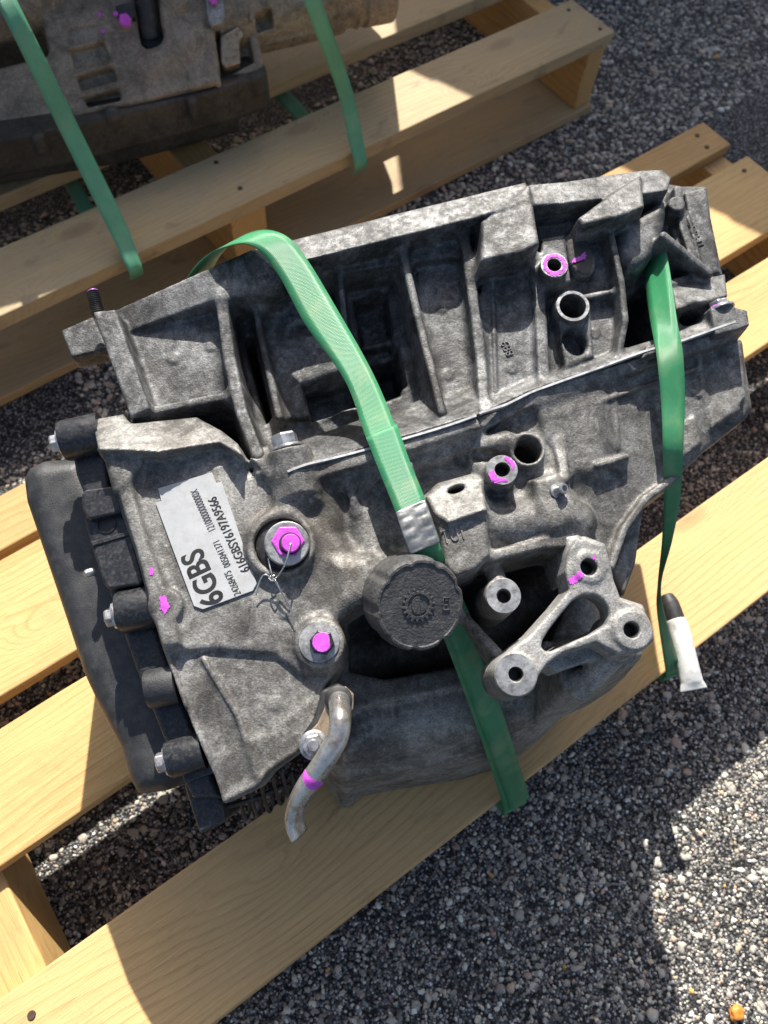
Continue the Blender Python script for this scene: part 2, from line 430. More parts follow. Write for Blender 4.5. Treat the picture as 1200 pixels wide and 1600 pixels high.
def fast_mesh(me, V, Fc):
    k = Fc.shape[1]
    me.vertices.add(len(V))
    me.vertices.foreach_set('co', V.astype(np.float32).ravel())
    me.loops.add(len(Fc) * k)
    me.loops.foreach_set('vertex_index', Fc.astype(np.int32).ravel())
    me.polygons.add(len(Fc))
    me.polygons.foreach_set('loop_start', (np.arange(len(Fc)) * k).astype(np.int32))
    me.update(calc_edges=True)
    me.validate()
stones()
def odd_stone():
    v, f = ico(3)
    r = np.random.RandomState(3)
    d = 1 + 0.16 * np.sin(v[:, 0] * 3 + 1) * np.sin(v[:, 1] * 4) + 0.10 * np.sin(v[:, 2] * 5 + v[:, 0] * 4)
    v = v * d[:, None] * np.array([0.0095, 0.0078, 0.0055])
    c = at(1151, 1582, 0.004)
    o = mesh_obj('stone', v, [tuple(q) for q in f], plain('orange chert', (0.62, 0.24, 0.035), 0.5, 0.0, 0.5, 300, (0.40, 0.16, 0.04), 140), None, True, tuple(c))
    tag(o, 'single bright orange stone on the sunlit asphalt in the lower right corner', 'stone')
odd_stone()

# ------------------------------------------------------------------ pallets
random.seed(5)
def board(name, quad, z0, z1, m, parent, inv, bev=0.0022, jit=0.0012):
    """a plank from its four plan corners (ground coordinates, counter-clockwise from near left) and its heights"""
    q = [np.array(p, float) for p in quad]
    c = sum(q) / 4
    ax = (q[1] - q[0]) + (q[2] - q[3])
    if name in ('stringer', 'batten'):
        ax = (q[3] - q[0]) + (q[2] - q[1])
    a = math.atan2(ax[1], ax[0])
    ca, sa = math.cos(-a), math.sin(-a)
    lp = [((p - c)[0] * ca - (p - c)[1] * sa, (p - c)[0] * sa + (p - c)[1] * ca) for p in q]
    zc = (z0 + z1) / 2
    L = np.array(lp)
    # cut into stretches along the length, each slightly off true
    ns = 9
    n0, n1 = (0, 1), (3, 2)
    if name in ('stringer', 'batten'):
        n0, n1 = (1, 2), (0, 3)
    bm = bmesh.new()
    rings = []
    for i in range(ns + 1):
        t = i / ns
        pa = L[n0[0]] * (1 - t) + L[n0[1]] * t
        pb = L[n1[0]] * (1 - t) + L[n1[1]] * t
        j = lambda: random.uniform(-jit, jit)
        rings.append([bm.verts.new((pa[0], pa[1] + j(), z0 - zc + j() * 0.3)), bm.verts.new((pb[0], pb[1] + j(), z0 - zc + j() * 0.3)),
                      bm.verts.new((pb[0], pb[1] + j(), z1 - zc + j() * 0.4)), bm.verts.new((pa[0], pa[1] + j(), z1 - zc + j() * 0.4))])
    for a_, b_ in zip(rings, rings[1:]):
        for k in range(4):
            bm.faces.new((a_[k], a_[(k + 1) % 4], b_[(k + 1) % 4], b_[k]))
    bm.faces.new(rings[0][::-1]); bm.faces.new(rings[-1])
    o = bm_obj(name, bm, m, parent, False, bev, 2)
    wm = Matrix.Translation((c[0], c[1], zc)) @ Matrix.Rotation(a, 4, 'Z')
    o.matrix_parent_inverse = Matrix.Identity(4)
    o.matrix_local = inv @ wm
    return o
nail_me = None
def nail(x, y, z, parent, inv):
    global nail_me
    if nail_me is None:
        bm = bmesh.new()
        bmesh.ops.create_cone(bm, cap_ends=True, segments=10, radius1=0.0042, radius2=0.0036, depth=0.002)
        nail_me = bpy.data.meshes.new('nail')
        bm.to_mesh(nail_me); bm.free()
        nail_me.materials.append(MAT['nail'])
    o = link(bpy.data.objects.new('nail', nail_me))
    o.parent = parent
    o.matrix_local = inv @ Matrix.Translation((x, y, z))

pm = Matrix.Translation((0.42, 0.34, 0))
front_pallet = empty('pallet', pm)
tag(front_pallet, 'pale pine pallet strapped under the grey transmission, half in sunlight', 'pallet', 'wooden pallets')
inv = pm.inverted()
T = 0.021
for n, (xl, xr, a0, a1, b0, b1) in enumerate((
        (-0.47, 1.222, 0.008, 0.141, 0.008, 0.141),
        (-0.47, 1.150, 0.243, 0.372, 0.281, 0.394),
        (-0.47, 1.224, 0.402, 0.538, 0.433, 0.574),
        (-0.47, 1.221, 0.561, 0.633, 0.608, 0.676))):
    board('deck_board', ((xl, a0), (xr, b0), (xr, b1), (xl, a1)), DECK - T, DECK, MAT['woodfront'] if n == 0 else MAT['wood'], front_pallet, inv)
for x0, x1 in ((-0.315, -0.243), (0.42, 0.46), (1.155, 1.205)):
    board('stringer', ((x0, 0.012), (x1, 0.012), (x1 + 0.01, 0.665), (x0 + 0.01, 0.665)), 0.019, DECK - T - 0.0005, MAT['wood'], front_pallet, inv)
for y0, y1 in ((0.03, 0.12), (0.33, 0.42), (0.60, 0.66)):
    board('bottom_board', ((-0.46, y0), (1.21, y0), (1.21, y1), (-0.46, y1)), 0.001, 0.0185, MAT['wood'], front_pallet, inv)
for x, y in ((-0.288, 0.040), (-0.262, 0.112), (1.185, 0.655), (1.178, 0.625), (1.19, 0.55), (1.17, 0.46), (-0.28, 0.28), (-0.27, 0.345)):
    nail(x, y, DECK + 0.0006, front_pallet, inv)

ang = math.radians(1.7)
pm2 = Matrix.Translation((1.262, 0.945, 0)) @ Matrix.Rotation(ang, 4, 'Z')
rear_pallet = empty('pallet', pm2 @ Matrix.Translation((-0.7, 0.3, 0)))
tag(rear_pallet, 'weathered pallet behind, in shade, carrying the brown transmission', 'pallet', 'wooden pallets')
inv2 = (pm2 @ Matrix.Translation((-0.7, 0.3, 0))).inverted()
def rp(x, y):
    p = pm2 @ Vector((x, y, 0))
    return (p.x, p.y)
for y0, y1 in ((0.0, 0.118), (0.215, 0.335), (0.40, 0.53), (0.60, 0.72)):
    board('deck_board', (rp(-1.55, y0), rp(0, y0), rp(0, y1), rp(-1.55, y1)), DECK - 0.026, DECK, MAT['woodold'], rear_pallet, inv2)
for x0, x1 in ((-0.048, -0.006), (-0.835, -0.772), (-1.52, -1.47)):
    board('stringer', (rp(x0, 0.006), rp(x1, 0.006), rp(x1, 0.71), rp(x0, 0.71)), 0.0195, DECK - 0.0265, MAT['wood'], rear_pallet, inv2)
for y0, y1 in ((-0.004, 0.125), (0.46, 0.56), (0.62, 0.72)):
    board('bottom_board', (rp(-1.54, y0), rp(-0.004, y0), rp(-0.004, y1), rp(-1.54, y1)), 0.001, 0.019, MAT['woodold'], rear_pallet, inv2)
for x, y in ((-0.02, 0.02), (-0.03, 0.095), (-0.80, 0.03), (-0.80, 0.1), (-0.02, 0.25)):
    p = rp(x, y)
    nail(p[0], p[1], DECK + 0.0006, rear_pallet, inv2)

# a crate added out of view to shade the far pallet and the asphalt
def blocker():
    ex = Vector((0.36, -0.93, 0)).normalized()      # its near-left edge
    ey = Vector((0.93, 0.36, 0)).normalized()
    o = Vector((1.355, 1.87, 0))
    Wd, Dp, Ht = 0.70, 0.9, 1.09
    mt = Matrix([[ex.x, ey.x, 0, o.x], [ex.y, ey.y, 0, o.y], [0, 0, 1, 0], [0, 0, 0, 1]])
    root = empty('blocker', mt)
    tag(root, 'tall plywood crate added out of view at upper right to cast shade', 'blocker')
    def bx(name, a, b, mm):
        bm = bmesh.new()
        bmesh.ops.create_cube(bm, size=1.0)
        for v in bm.verts:
            v.co = Vector([(a[i] + b[i]) / 2 + v.co[i] * (b[i] - a[i]) for i in range(3)])
        return bm_obj(name, bm, mm, root, False, 0.002, 2)
    bx('panel', (0, 0, 0.1), (Wd, 0.012, Ht), MAT['wood']); bx('panel', (0, Dp - 0.012, 0.1), (Wd, Dp, Ht), MAT['wood'])
    bx('panel', (0, 0.013, 0.1), (0.012, Dp - 0.013, Ht), MAT['wood']); bx('panel', (Wd - 0.012, 0.013, 0.1), (Wd, Dp - 0.013, Ht), MAT['wood'])
    bx('lid', (-0.004, -0.004, Ht + 0.0005), (Wd + 0.004, Dp + 0.004, Ht + 0.0145), MAT['wood'])
    for x in (0.0, Wd / 2 - 0.035, Wd - 0.07):
        bx('skid', (x, 0, 0.001), (x + 0.07, Dp, 0.099), MAT['woodold'])
        bx('batten', (x, -0.021, 0.1), (x + 0.07, -0.001, Ht), MAT['woodold'])
blocker()

# ------------------------------------------------------------------ solid modelling by distance field (castings)
def smooth_poly(P, n=1):
    for _ in range(n):
        Q = []
        for a, b in zip(P, np.roll(P, -1, 0)):
            Q += [a * 0.75 + b * 0.25, a * 0.25 + b * 0.75]
        P = np.array(Q)
    return P
def d_poly(X, Y, P):
    d = np.full(X.shape, 1e9)
    s = np.ones(X.shape)
    n = len(P)
    for i in range(n):
        ax, ay = P[i]; bx, by = P[i - 1]
        ex, ey = bx - ax, by - ay
        wx, wy = X - ax, Y - ay
        t = np.clip((wx * ex + wy * ey) / (ex * ex + ey * ey + 1e-18), 0, 1)
        d = np.minimum(d, (wx - ex * t) ** 2 + (wy - ey * t) ** 2)
        c1, c2, c3 = Y >= ay, Y < by, ex * wy > ey * wx
        flip = (c1 & c2 & c3) | (~c1 & ~c2 & ~c3)
        s[flip] *= -1
    return s * np.sqrt(d)
class Solid:
    """a casting: blocks, ribs, bosses and pockets blended with fillets on a grid, then skinned"""
    def __init__(s, fr, lo, hi, h):
        s.fr, s.h, s.lo = fr, h, np.array(lo, float)
        s.n = np.ceil((np.array(hi) - s.lo) / h).astype(int) + 1
        s.a = np.full(s.n, 0.03, np.float32)
        s.ax = [s.lo[i] + np.arange(s.n[i]) * h for i in range(3)]
    def box(s, lo, hi):
        i0 = np.clip(np.floor((np.array(lo) - s.lo) / s.h).astype(int), 0, s.n)
        i1 = np.clip(np.ceil((np.array(hi) - s.lo) / s.h).astype(int) + 1, 0, s.n)
        return tuple(slice(a, b) for a, b in zip(i0, i1))
    def blend(s, sl, d, k, cut):
        a = s.a[sl]
        if a.size == 0: return
        d = d.astype(np.float32)
        if cut:
            b = -d
            hh = np.maximum(k - np.abs(a - b), 0) / k
            s.a[sl] = np.maximum(a, b) + hh * hh * k * 0.25
        else:
            hh = np.maximum(k - np.abs(a - d), 0) / k
            s.a[sl] = np.minimum(a, d) - hh * hh * k * 0.25
    def to_local(s, pts, z):
        out = []
        for p in pts:
            zz = p[2] if len(p) > 2 else z
            out.append(s.fr.pl(p[0], p[1], zz))
        return np.array(out)
    def _ext(s, d2, X, Y, zf, zb, sl, r, dr, sign):
        Z = s.ax[2][sl[2]][None, None, :]
        if np.isscalar(zf): zf = np.full(X.shape, zf)
        top = Z - zf[..., None]
        d = d2[..., None] + sign * np.minimum(-top, 0.06) * dr if dr else d2[..., None] + 0 * top
        dz = np.maximum(top, zb - Z)
        if r:
            qx, qz = d + r, dz + r
            return np.minimum(np.maximum(qx, qz), 0) + np.sqrt(np.maximum(qx, 0) ** 2 + np.maximum(qz, 0) ** 2) - r
        return np.maximum(d, dz)
    def poly(s, pts, z=0.0, zb=-0.2, r=0.0014, k=0.0036, dr=0.06, cut=False, zt=0.0, sm=0, zu=None):
        """block (or pocket) with the plan outline seen at the given pixels; z is its face, points may carry their own z"""
        L = s.to_local(pts, (zt if cut else z) if zu is None else zu)
        P = smooth_poly(L[:, :2], sm) if sm else L[:, :2]
        if not cut and zu is None and any(len(p) > 2 for p in pts):
            A = np.column_stack([L[:, 0], L[:, 1], np.ones(len(L))])
            co = np.linalg.lstsq(A, L[:, 2], rcond=None)[0]
        else:
            co = np.array([0, 0, z])
        pad = 0.012 + k
        zmax = s.lo[2] + (s.n[2] - 1) * s.h if cut else max(L[:, 2].max(), z) + pad
        zlo = (z if cut else zb) - pad
        sl = s.box((P[:, 0].min() - pad, P[:, 1].min() - pad, zlo), (P[:, 0].max() + pad, P[:, 1].max() + pad, zmax))
        X, Y = np.meshgrid(s.ax[0][sl[0]], s.ax[1][sl[1]], indexing='ij')
        if X.size == 0: return
        d2 = d_poly(X, Y, P)
        if cut:
            Z = s.ax[2][sl[2]][None, None, :]
            d = d2[..., None] + np.clip(zt - Z, -0.05, 0.1) * dr
            dz = z - Z
            qx, qz = d + r, dz + r
            sd = np.minimum(np.maximum(qx, qz), 0) + np.sqrt(np.maximum(qx, 0) ** 2 + np.maximum(qz, 0) ** 2) - r + 0 * Z
            s.blend(sl, sd, k, True)
        else:
            s.blend(sl, s._ext(d2, X, Y, co[0] * X + co[1] * Y + co[2], zb, sl, r, dr, -1), k, False)
    def rib(s, pts, w, zb=-0.2, r=0.0014, k=0.004, dr=0.08):
        L = s.to_local(pts, 0.0)
        pad = 0.02 + w
        sl = s.box((L[:, 0].min() - pad, L[:, 1].min() - pad, zb - 0.01), (L[:, 0].max() + pad, L[:, 1].max() + pad, L[:, 2].max() + 0.02))
        X, Y = np.meshgrid(s.ax[0][sl[0]], s.ax[1][sl[1]], indexing='ij')
        if X.size == 0: return
        best, zz = np.full(X.shape, 1e9), np.zeros(X.shape)
        for a, b in zip(L[:-1], L[1:]):
            e = b - a
            t = np.clip(((X - a[0]) * e[0] + (Y - a[1]) * e[1]) / (e[0] ** 2 + e[1] ** 2 + 1e-18), 0, 1)
            d = np.hypot(X - a[0] - e[0] * t, Y - a[1] - e[1] * t)
            m = d < best
            best = np.where(m, d, best)
            zz = np.where(m, a[2] + e[2] * t, zz)
        s.blend(sl, s._ext(best - w / 2, X, Y, zz, zb, sl, r, dr, -1), k, False)
    def disc(s, x, y, rad, z=0.0, zb=-0.2, cut=False, zt=None, r=0.0015, k=0.004, dr=0.04, ry=None, rot=0.0):
        """round boss or bore about the local z axis; radius in metres"""
        c = s.fr.pl(x, y, (z if zt is None else zt) if not cut else (0.0 if zt is None else zt))
        n = 28
        ry = ry or rad
        th = np.linspace(0, 2 * math.pi, n, endpoint=False)
        ex, ey = rad * np.cos(th), ry * np.sin(th)
        P = np.column_stack([c[0] + ex * math.cos(rot) - ey * math.sin(rot), c[1] + ex * math.sin(rot) + ey * math.cos(rot)])
        pad = 0.012 + k
        zmax = s.lo[2] + (s.n[2] - 1) * s.h if cut else z + pad
        sl = s.box((P[:, 0].min() - pad, P[:, 1].min() - pad, (z if cut else zb) - pad), (P[:, 0].max() + pad, P[:, 1].max() + pad, zmax))
        X, Y = np.meshgrid(s.ax[0][sl[0]], s.ax[1][sl[1]], indexing='ij')
        if X.size == 0: return
        d2 = (np.hypot(X - c[0], Y - c[1]) - rad) if ry == rad else d_poly(X, Y, P)
        if cut:
            Z = s.ax[2][sl[2]][None, None, :]
            s.blend(sl, np.maximum(d2[..., None] + 0 * Z, z - Z), k, True)
        else:
            s.blend(sl, s._ext(d2, X, Y, z, zb, sl, r, dr, -1), k, False)
    def tube(s, a, b, r1, r2=None, k=0.006, cut=False, cap=True):
        """round limb between two (px, py, z) points"""
        r2 = r1 if r2 is None else r2
        A, B = s.fr.pl(*a), s.fr.pl(*b)
        pad = max(r1, r2) + 0.012 + k
        sl = s.box(np.minimum(A, B) - pad, np.maximum(A, B) + pad)
        X, Y, Z = np.meshgrid(*[s.ax[i][sl[i]] for i in range(3)], indexing='ij', sparse=True)
        e = B - A
        L2 = (e ** 2).sum()
        tt = ((X - A[0]) * e[0] + (Y - A[1]) * e[1] + (Z - A[2]) * e[2]) / L2
        t = np.clip(tt, 0, 1)
        d = np.sqrt((X - A[0] - e[0] * t) ** 2 + (Y - A[1] - e[1] * t) ** 2 + (Z - A[2] - e[2] * t) ** 2) - (r1 + (r2 - r1) * t)
        if not cap:
            ax_ = np.abs(tt - 0.5) * math.sqrt(L2) - 0.5 * math.sqrt(L2)
            rr = np.sqrt(np.maximum((X - A[0] - e[0] * tt) ** 2 + (Y - A[1] - e[1] * tt) ** 2 + (Z - A[2] - e[2] * tt) ** 2, 0)) - (r1 + (r2 - r1) * t)
            d = np.maximum(rr, ax_)
        s.blend(sl, d, k, cut)
    def above(s, zworld):
        """trim everything below a level of the place (so that nothing sinks into the deck)"""
        X, Y, Z = np.meshgrid(*s.ax, indexing='ij', sparse=True)
        h = s.fr.o[2] + s.fr.R[0][2] * X + s.fr.R[1][2] * Y + s.fr.R[2][2] * Z
        s.a = np.maximum(s.a, (zworld - h).astype(np.float32))
    def skin(s, name, m, parent, loc=None, into=None):
        a = s.a
        for ax in range(3):                     # close the surface at the grid border
            i = [slice(None)] * 3
            for e in (0, -1):
                i[ax] = e
                a[tuple(i)] = np.maximum(a[tuple(i)], 0.0005)
        neg = a < 0
        n = s.n
        cnt = np.zeros(n - 1, np.int8)
        for dx in (0, 1):
            for dy in (0, 1):
                for dz in (0, 1):
                    cnt += neg[dx:n[0] - 1 + dx, dy:n[1] - 1 + dy, dz:n[2] - 1 + dz]
        act = (cnt > 0) & (cnt < 8)
        idx = np.argwhere(act)
        num = np.full(n - 1, -1, np.int32)
        num[act] = np.arange(len(idx))
        corner = [(dx, dy, dz) for dx in (0, 1) for dy in (0, 1) for dz in (0, 1)]
        val = np.stack([a[idx[:, 0] + c[0], idx[:, 1] + c[1], idx[:, 2] + c[2]] for c in corner], 1)
        acc, w = np.zeros((len(idx), 3)), np.zeros(len(idx))
        for i, c in enumerate(corner):
            for ax in range(3):
                if c[ax] == 0:
                    c2 = list(c); c2[ax] = 1
                    j = corner.index(tuple(c2))
                    va, vb = val[:, i], val[:, j]
                    cr = (va < 0) != (vb < 0)
                    t = np.where(cr, va / np.where(cr, va - vb, 1), 0)
                    p = np.tile(np.array(c, float), (len(idx), 1))
                    p[:, ax] += t
                    acc += p * cr[:, None]
                    w += cr
        V = s.lo + (idx + acc / w[:, None]) * s.h
        if into is not None:
            V = (into.R @ ((s.fr.R.T @ V.T) + (s.fr.o - into.o)[:, None])).T
        Q = []
        for ax in range(3):
            sa = [slice(None)] * 3; sb = [slice(None)] * 3
            sa[ax], sb[ax] = slice(0, -1), slice(1, None)
            e = np.argwhere(neg[tuple(sa)] != neg[tuple(sb)])
            o1, o2 = (ax + 1) % 3, (ax + 2) % 3
            e = e[(e[:, o1] > 0) & (e[:, o2] > 0) & (e[:, o1] < n[o1] - 1) & (e[:, o2] < n[o2] - 1)]
            fl = neg[e[:, 0], e[:, 1], e[:, 2]]
            def cell(d1, d2):
                c = e.copy(); c[:, o1] -= d1; c[:, o2] -= d2
                return num[c[:, 0], c[:, 1], c[:, 2]]
            q = np.stack([cell(1, 1), cell(0, 1), cell(0, 0), cell(1, 0)], 1)
            q[~fl] = q[~fl][:, ::-1]
            Q.append(q)
        Fq = np.vstack(Q)
        me = bpy.data.meshes.new(name)
        fast_mesh(me, V, Fq)
        return fin(name, me, m, parent, True, loc)

# ------------------------------------------------------------------ the transmission's own axes
P0 = at(600, 800, 0.50)
dv = (CAM - P0) / np.linalg.norm(CAM - P0)
hd = dv[:2] / np.hypot(*dv[:2])
tl = math.radians(14)
Zg = np.array([hd[0] * math.sin(tl), hd[1] * math.sin(tl), math.cos(tl)])
q_ = ray(697.2, 776.5)
Xg = CAM + q_ * (np.dot(P0 - CAM, Zg) / np.dot(q_, Zg)) - P0
Xg /= np.linalg.norm(Xg)
Yg = np.cross(Zg, Xg)
G = Frame(P0, Xg, Yg, Zg)
BASE = 0.333                                   # depth of the base below the front face
gear = empty('transmission', Frame(P0 - Zg * BASE, Xg, Yg, Zg).mat())
tag(gear, 'grey cast aluminium car transmission with white label and black filler cap on the front pallet', 'transmission', 'transmissions on pallets')
LZ = (0, 0, BASE)
SOL = {}
HT = -0.158                                    # top of the lower housing
def part(name, solid, m, parent=gear):
    SOL[{'bell_housing': 'bell', 'main_case': 'case', 'mounting_bracket': 'bracket'}.get(name, name)] = solid
    return solid.skin(name, m, parent, LZ if parent is gear else None, G if solid.fr is not G else None)
def bounds(px, z0, z1, fr=None):
    fr = fr or G
    c = np.array([fr.pl(x, y, z) for x in (px[0], px[2]) for y in (px[1], px[3]) for z in (z0, z1)])
    lo, hi = c.min(0), c.max(0)
    lo[2], hi[2] = z0, z1
    return lo, hi

# --- bell housing: flange, ribs and pockets above the joint line
S = Solid(G, *bounds((85, 250, 1185, 735), -0.17, 0.03), 0.0014)
S.poly([(150, 500), (395, 395), (740, 320), (830, 295), (1030, 270), (1045, 330), (1035, 430), (1110, 440), (1130, 505), (970, 565), (830, 612),
        (743, 652), (500, 722), (392, 712), (330, 690), (232, 655), (200, 640)], -0.052, -0.17)
S.poly([(180, 500), (345, 470), (372, 612), (235, 640)], -0.034, -0.17)
S.poly([(398, 450), (470, 430), (530, 540), (560, 640), (440, 655)], -0.040, -0.17)
S.poly([(440, 415), (705, 345), (718, 400), (620, 412), (530, 428), (450, 455)], -0.018, -0.17)
S.poly([(648, 400), (722, 350), (752, 600), (745, 640), (692, 640)], -0.030, -0.17)
S.poly([(752, 400), (835, 395), (848, 590), (758, 630)], -0.019, -0.17)
S.poly([(838, 320), (958, 340), (968, 480), (962, 562), (905, 580), (846, 600)], -0.026, -0.17)
S.poly([(962, 350), (1012, 328), (1042, 300), (1044, 340), (1028, 388), (1002, 418), (975, 418)], -0.010, -0.17, r=0.010, sm=1)
# pockets
S.poly([(243, 657), (366, 634), (383, 702), (330, 694), (290, 664)], -0.115, cut=True, zt=-0.03, r=0.004)
S.poly([(370, 507), (395, 507), (430, 640), (410, 650)], -0.150, cut=True, zt=-0.03, r=0.003, dr=0.02)
S.poly([(470, 600), (556, 572), (570, 632), (484, 652)], -0.085, cut=True, zt=-0.04, r=0.003)
S.poly([(545, 436), (610, 419), (638, 598), (575, 622)], -0.078, cut=True, zt=-0.02, r=0.005, dr=0.1)
S.poly([(568, 552), (624, 538), (640, 602), (578, 622)], -0.120, cut=True, zt=-0.05, r=0.003)
S.poly([(484, 432), (524, 424), (532, 490), (512, 520)], -0.060, cut=True, zt=-0.02, r=0.004)
S.poly([(982, 440), (1030, 412), (1048, 520), (990, 548)], -0.125, cut=True, zt=-0.02, r=0.003)
S.poly([(1043, 388), (1098, 424), (1050, 438)], -0.14, cut=True, zt=-0.02, r=0.003)
# flange rim along the far side
S.poly([(392, 390, -0.004), (600, 338, -0.004), (822, 285, -0.004), (826, 312, 0.008), (745, 340, 0.008), (600, 375, 0.008), (470, 407, 0.008), (425, 425, 0.006)], 0, -0.17, k=0.003)
S.poly([(160, 492, -0.034), (392, 390, -0.004), (432, 425, -0.002), (432, 452, -0.002), (330, 470, -0.014), (195, 522, -0.034)], 0, -0.17, k=0.003)
S.poly([(393, 390, -0.002), (430, 384, -0.002), (440, 440, 0.004), (402, 452, 0.002)], 0, -0.1, k=0.003, r=0.004)
S.poly([(95, 516), (145, 494), (168, 545), (112, 558)], -0.045, -0.068, k=0.002)
S.poly([(826, 290, -0.006), (880, 284, -0.006), (960, 269, -0.008), (1005, 263, -0.010), (1035, 265, -0.014), (1046, 282, -0.014), (1042, 300, -0.006), (1005, 300, 0.002), (960, 305, 0.004), (880, 318, 0.004), (832, 322, 0.004)], 0, -0.17, k=0.003)
S.poly([(752, 345, 0.006), (785, 325, 0.006), (828, 286, 0.004), (843, 380, 0.016), (820, 392, 0.017), (752, 407, 0.014)], 0, -0.1, r=0.003, k=0.003)
S.poly([(955, 304, 0.0), (1003, 270, 0.0), (1008, 322, 0.012), (975, 336, 0.012), (912, 350, 0.012), (905, 338, 0.010)], 0, -0.1, r=0.003, k=0.003)
# ribs
S.poly([(145, 487), (180, 483), (234, 638), (204, 652)], -0.004, -0.17, k=0.004)
S.rib([(234, 642, -0.018), (370, 614, -0.020)], 0.007)
S.rib([(345, 462, -0.012), (358, 560, -0.014), (376, 640, -0.012), (402, 708, -0.004)], 0.010, k=0.010)
S.rib([(396, 450, -0.024), (406, 520, -0.030), (436, 650, -0.030)], 0.006, k=0.010)
S.rib([(530, 422, -0.016), (539, 505, -0.034)], 0.0045)
S.rib([(562, 545, -0.064), (628, 530, -0.064)], 0.005)
S.rib([(630, 395, -0.010), (655, 500, -0.009), (691, 642, 0.002)], 0.0065, k=0.010, dr=0.16)
S.rib([(722, 342, -0.008), (738, 450, -0.012), (752, 560, -0.012), (757, 632, -0.006)], 0.009, k=0.008)
S.rib([(838, 400, -0.012), (846, 500, -0.012), (850, 592, -0.010)], 0.010, k=0.006)
S.rib([(955, 362, -0.006), (972, 440, -0.005), (978, 500, -0.007), (966, 562, -0.012)], 0.0055, k=0.004)
S.rib([(905, 465, -0.016), (972, 452, -0.014)], 0.005)
# bosses
S.poly([(846, 372), (882, 366), (892, 440), (850, 452)], -0.012, -0.1)
S.disc(866, 416, 0.0122, 0.005, -0.08, k=0.005)
S.disc(866, 414, 0.0058, -0.04, cut=True, zt=0.005, k=0.0012)
S.disc(905, 398, 0.0125, -0.014, -0.06, ry=0.022, rot=0.15, k=0.002)
S.poly([(868, 470), (922, 470), (928, 556), (884, 574)], -0.012, -0.1)
S.disc(895, 478, 0.0148, -0.004, -0.08, k=0.004)
S.disc(895, 478, 0.0112, -0.07, cut=True, zt=-0.004, k=0.0015)
S.disc(899, 532, 0.010, -0.034, cut=True, zt=-0.012, ry=0.013)
# right-hand end: ribbed plate, triangle bracing, lug
S.poly([(1042, 285, -0.05), (1062, 293, -0.055), (1105, 291, -0.055), (1112, 340, -0.05), (1130, 430, -0.044), (1070, 448, -0.04), (1050, 350, -0.044)], 0, -0.17)
S.rib([(1060, 295, -0.036), (1068, 350, -0.036), (1090, 420, -0.034)], 0.008)
S.poly([(1070, 300), (1103, 292), (1126, 425), (1096, 428)], -0.040, -0.12)
S.rib([(1038, 366, 0.002), (1110, 425, -0.010)], 0.0065, -0.1, k=0.003)
S.rib([(1050, 441, -0.016), (1110, 424, -0.022)], 0.006, -0.1, k=0.003)
S.poly([(1050, 446, -0.018), (1133, 428, -0.026), (1138, 462, -0.014), (1056, 484, -0.008)], 0, -0.1, k=0.003)
S.poly([(1042, 484), (1112, 466), (1122, 520), (1040, 545)], -0.024, -0.12)
S.disc(1080, 496, 0.0105, -0.07, cut=True, zt=-0.024, ry=0.007, rot=0.1)
# joint flange, upper half: its lip slopes towards the bell
S.poly([(470, 690, -0.034), (560, 656, -0.034), (690, 612, -0.034), (738, 604, -0.030), (749, 648, 0.006), (600, 690, 0.008), (500, 718, 0.008), (470, 730, 0.006)], 0, -0.12, k=0.004)
S.poly([(745, 632, -0.014), (830, 592, -0.014), (960, 548, -0.016), (1040, 525, -0.018), (1135, 490, -0.02), (1142, 508, -0.010), (1040, 542, -0.008), (960, 564, -0.006), (830, 609, -0.004), (747, 648, 0.0)], 0, -0.12, k=0.006)
S.poly([(1110, 480), (1138, 466), (1150, 480), (1168, 484), (1172, 508), (1150, 516), (1118, 524)], -0.006, -0.06)
for x, y, z in ((690, 480, -0.030), (700, 585, -0.030), (792, 470, -0.019), (800, 575, -0.019), (270, 560, -0.034), (330, 540, -0.034), (455, 500, -0.040), (935, 420, -0.026), (930, 520, -0.026), (500, 410, -0.018), (660, 372, -0.018)):
    S.disc(x, y, 0.0052, z + 0.0011, z - 0.02, k=0.0006, r=0.0004)
S.rib([(852, 450, -0.018), (850, 540, -0.018)], 0.003)
S.rib([(770, 420, -0.0165), (775, 610, -0.0165)], 0.0030, k=0.002)
S.rib([(1075, 330, -0.037), (1098, 420, -0.037)], 0.003, k=0.002)
S.disc(1058, 318, 0.008, -0.030, -0.1)
S.poly([(1002, 560), (1010, 540), (1030, 535), (1034, 548)], -0.003, -0.05)
bell = part('bell_housing', S, MAT['bell'])

# --- main case below the joint line
S = Solid(G, *bounds((140, 630, 1190, 1275), -0.17, 0.045), 0.0015)
S.poly([(154, 690), (201, 684), (217, 700), (245, 702), (336, 677), (364, 689), (381, 711), (390, 738), (500, 724), (745, 655), (765, 690), (760, 740), (766, 868),
        (712, 902), (610, 880), (566, 940), (523, 973), (530, 1040), (505, 1075), (485, 1140), (467, 1170), (420, 1203), (402, 1226), (350, 1252),
        (297, 1128), (252, 1005), (227, 921), (210, 858), (175, 767), (168, 721)], -0.004, -0.055, r=0.006)
S.poly([(300, 720), (700, 700), (740, 880), (600, 870), (520, 960), (330, 980)], -0.05, -0.17)
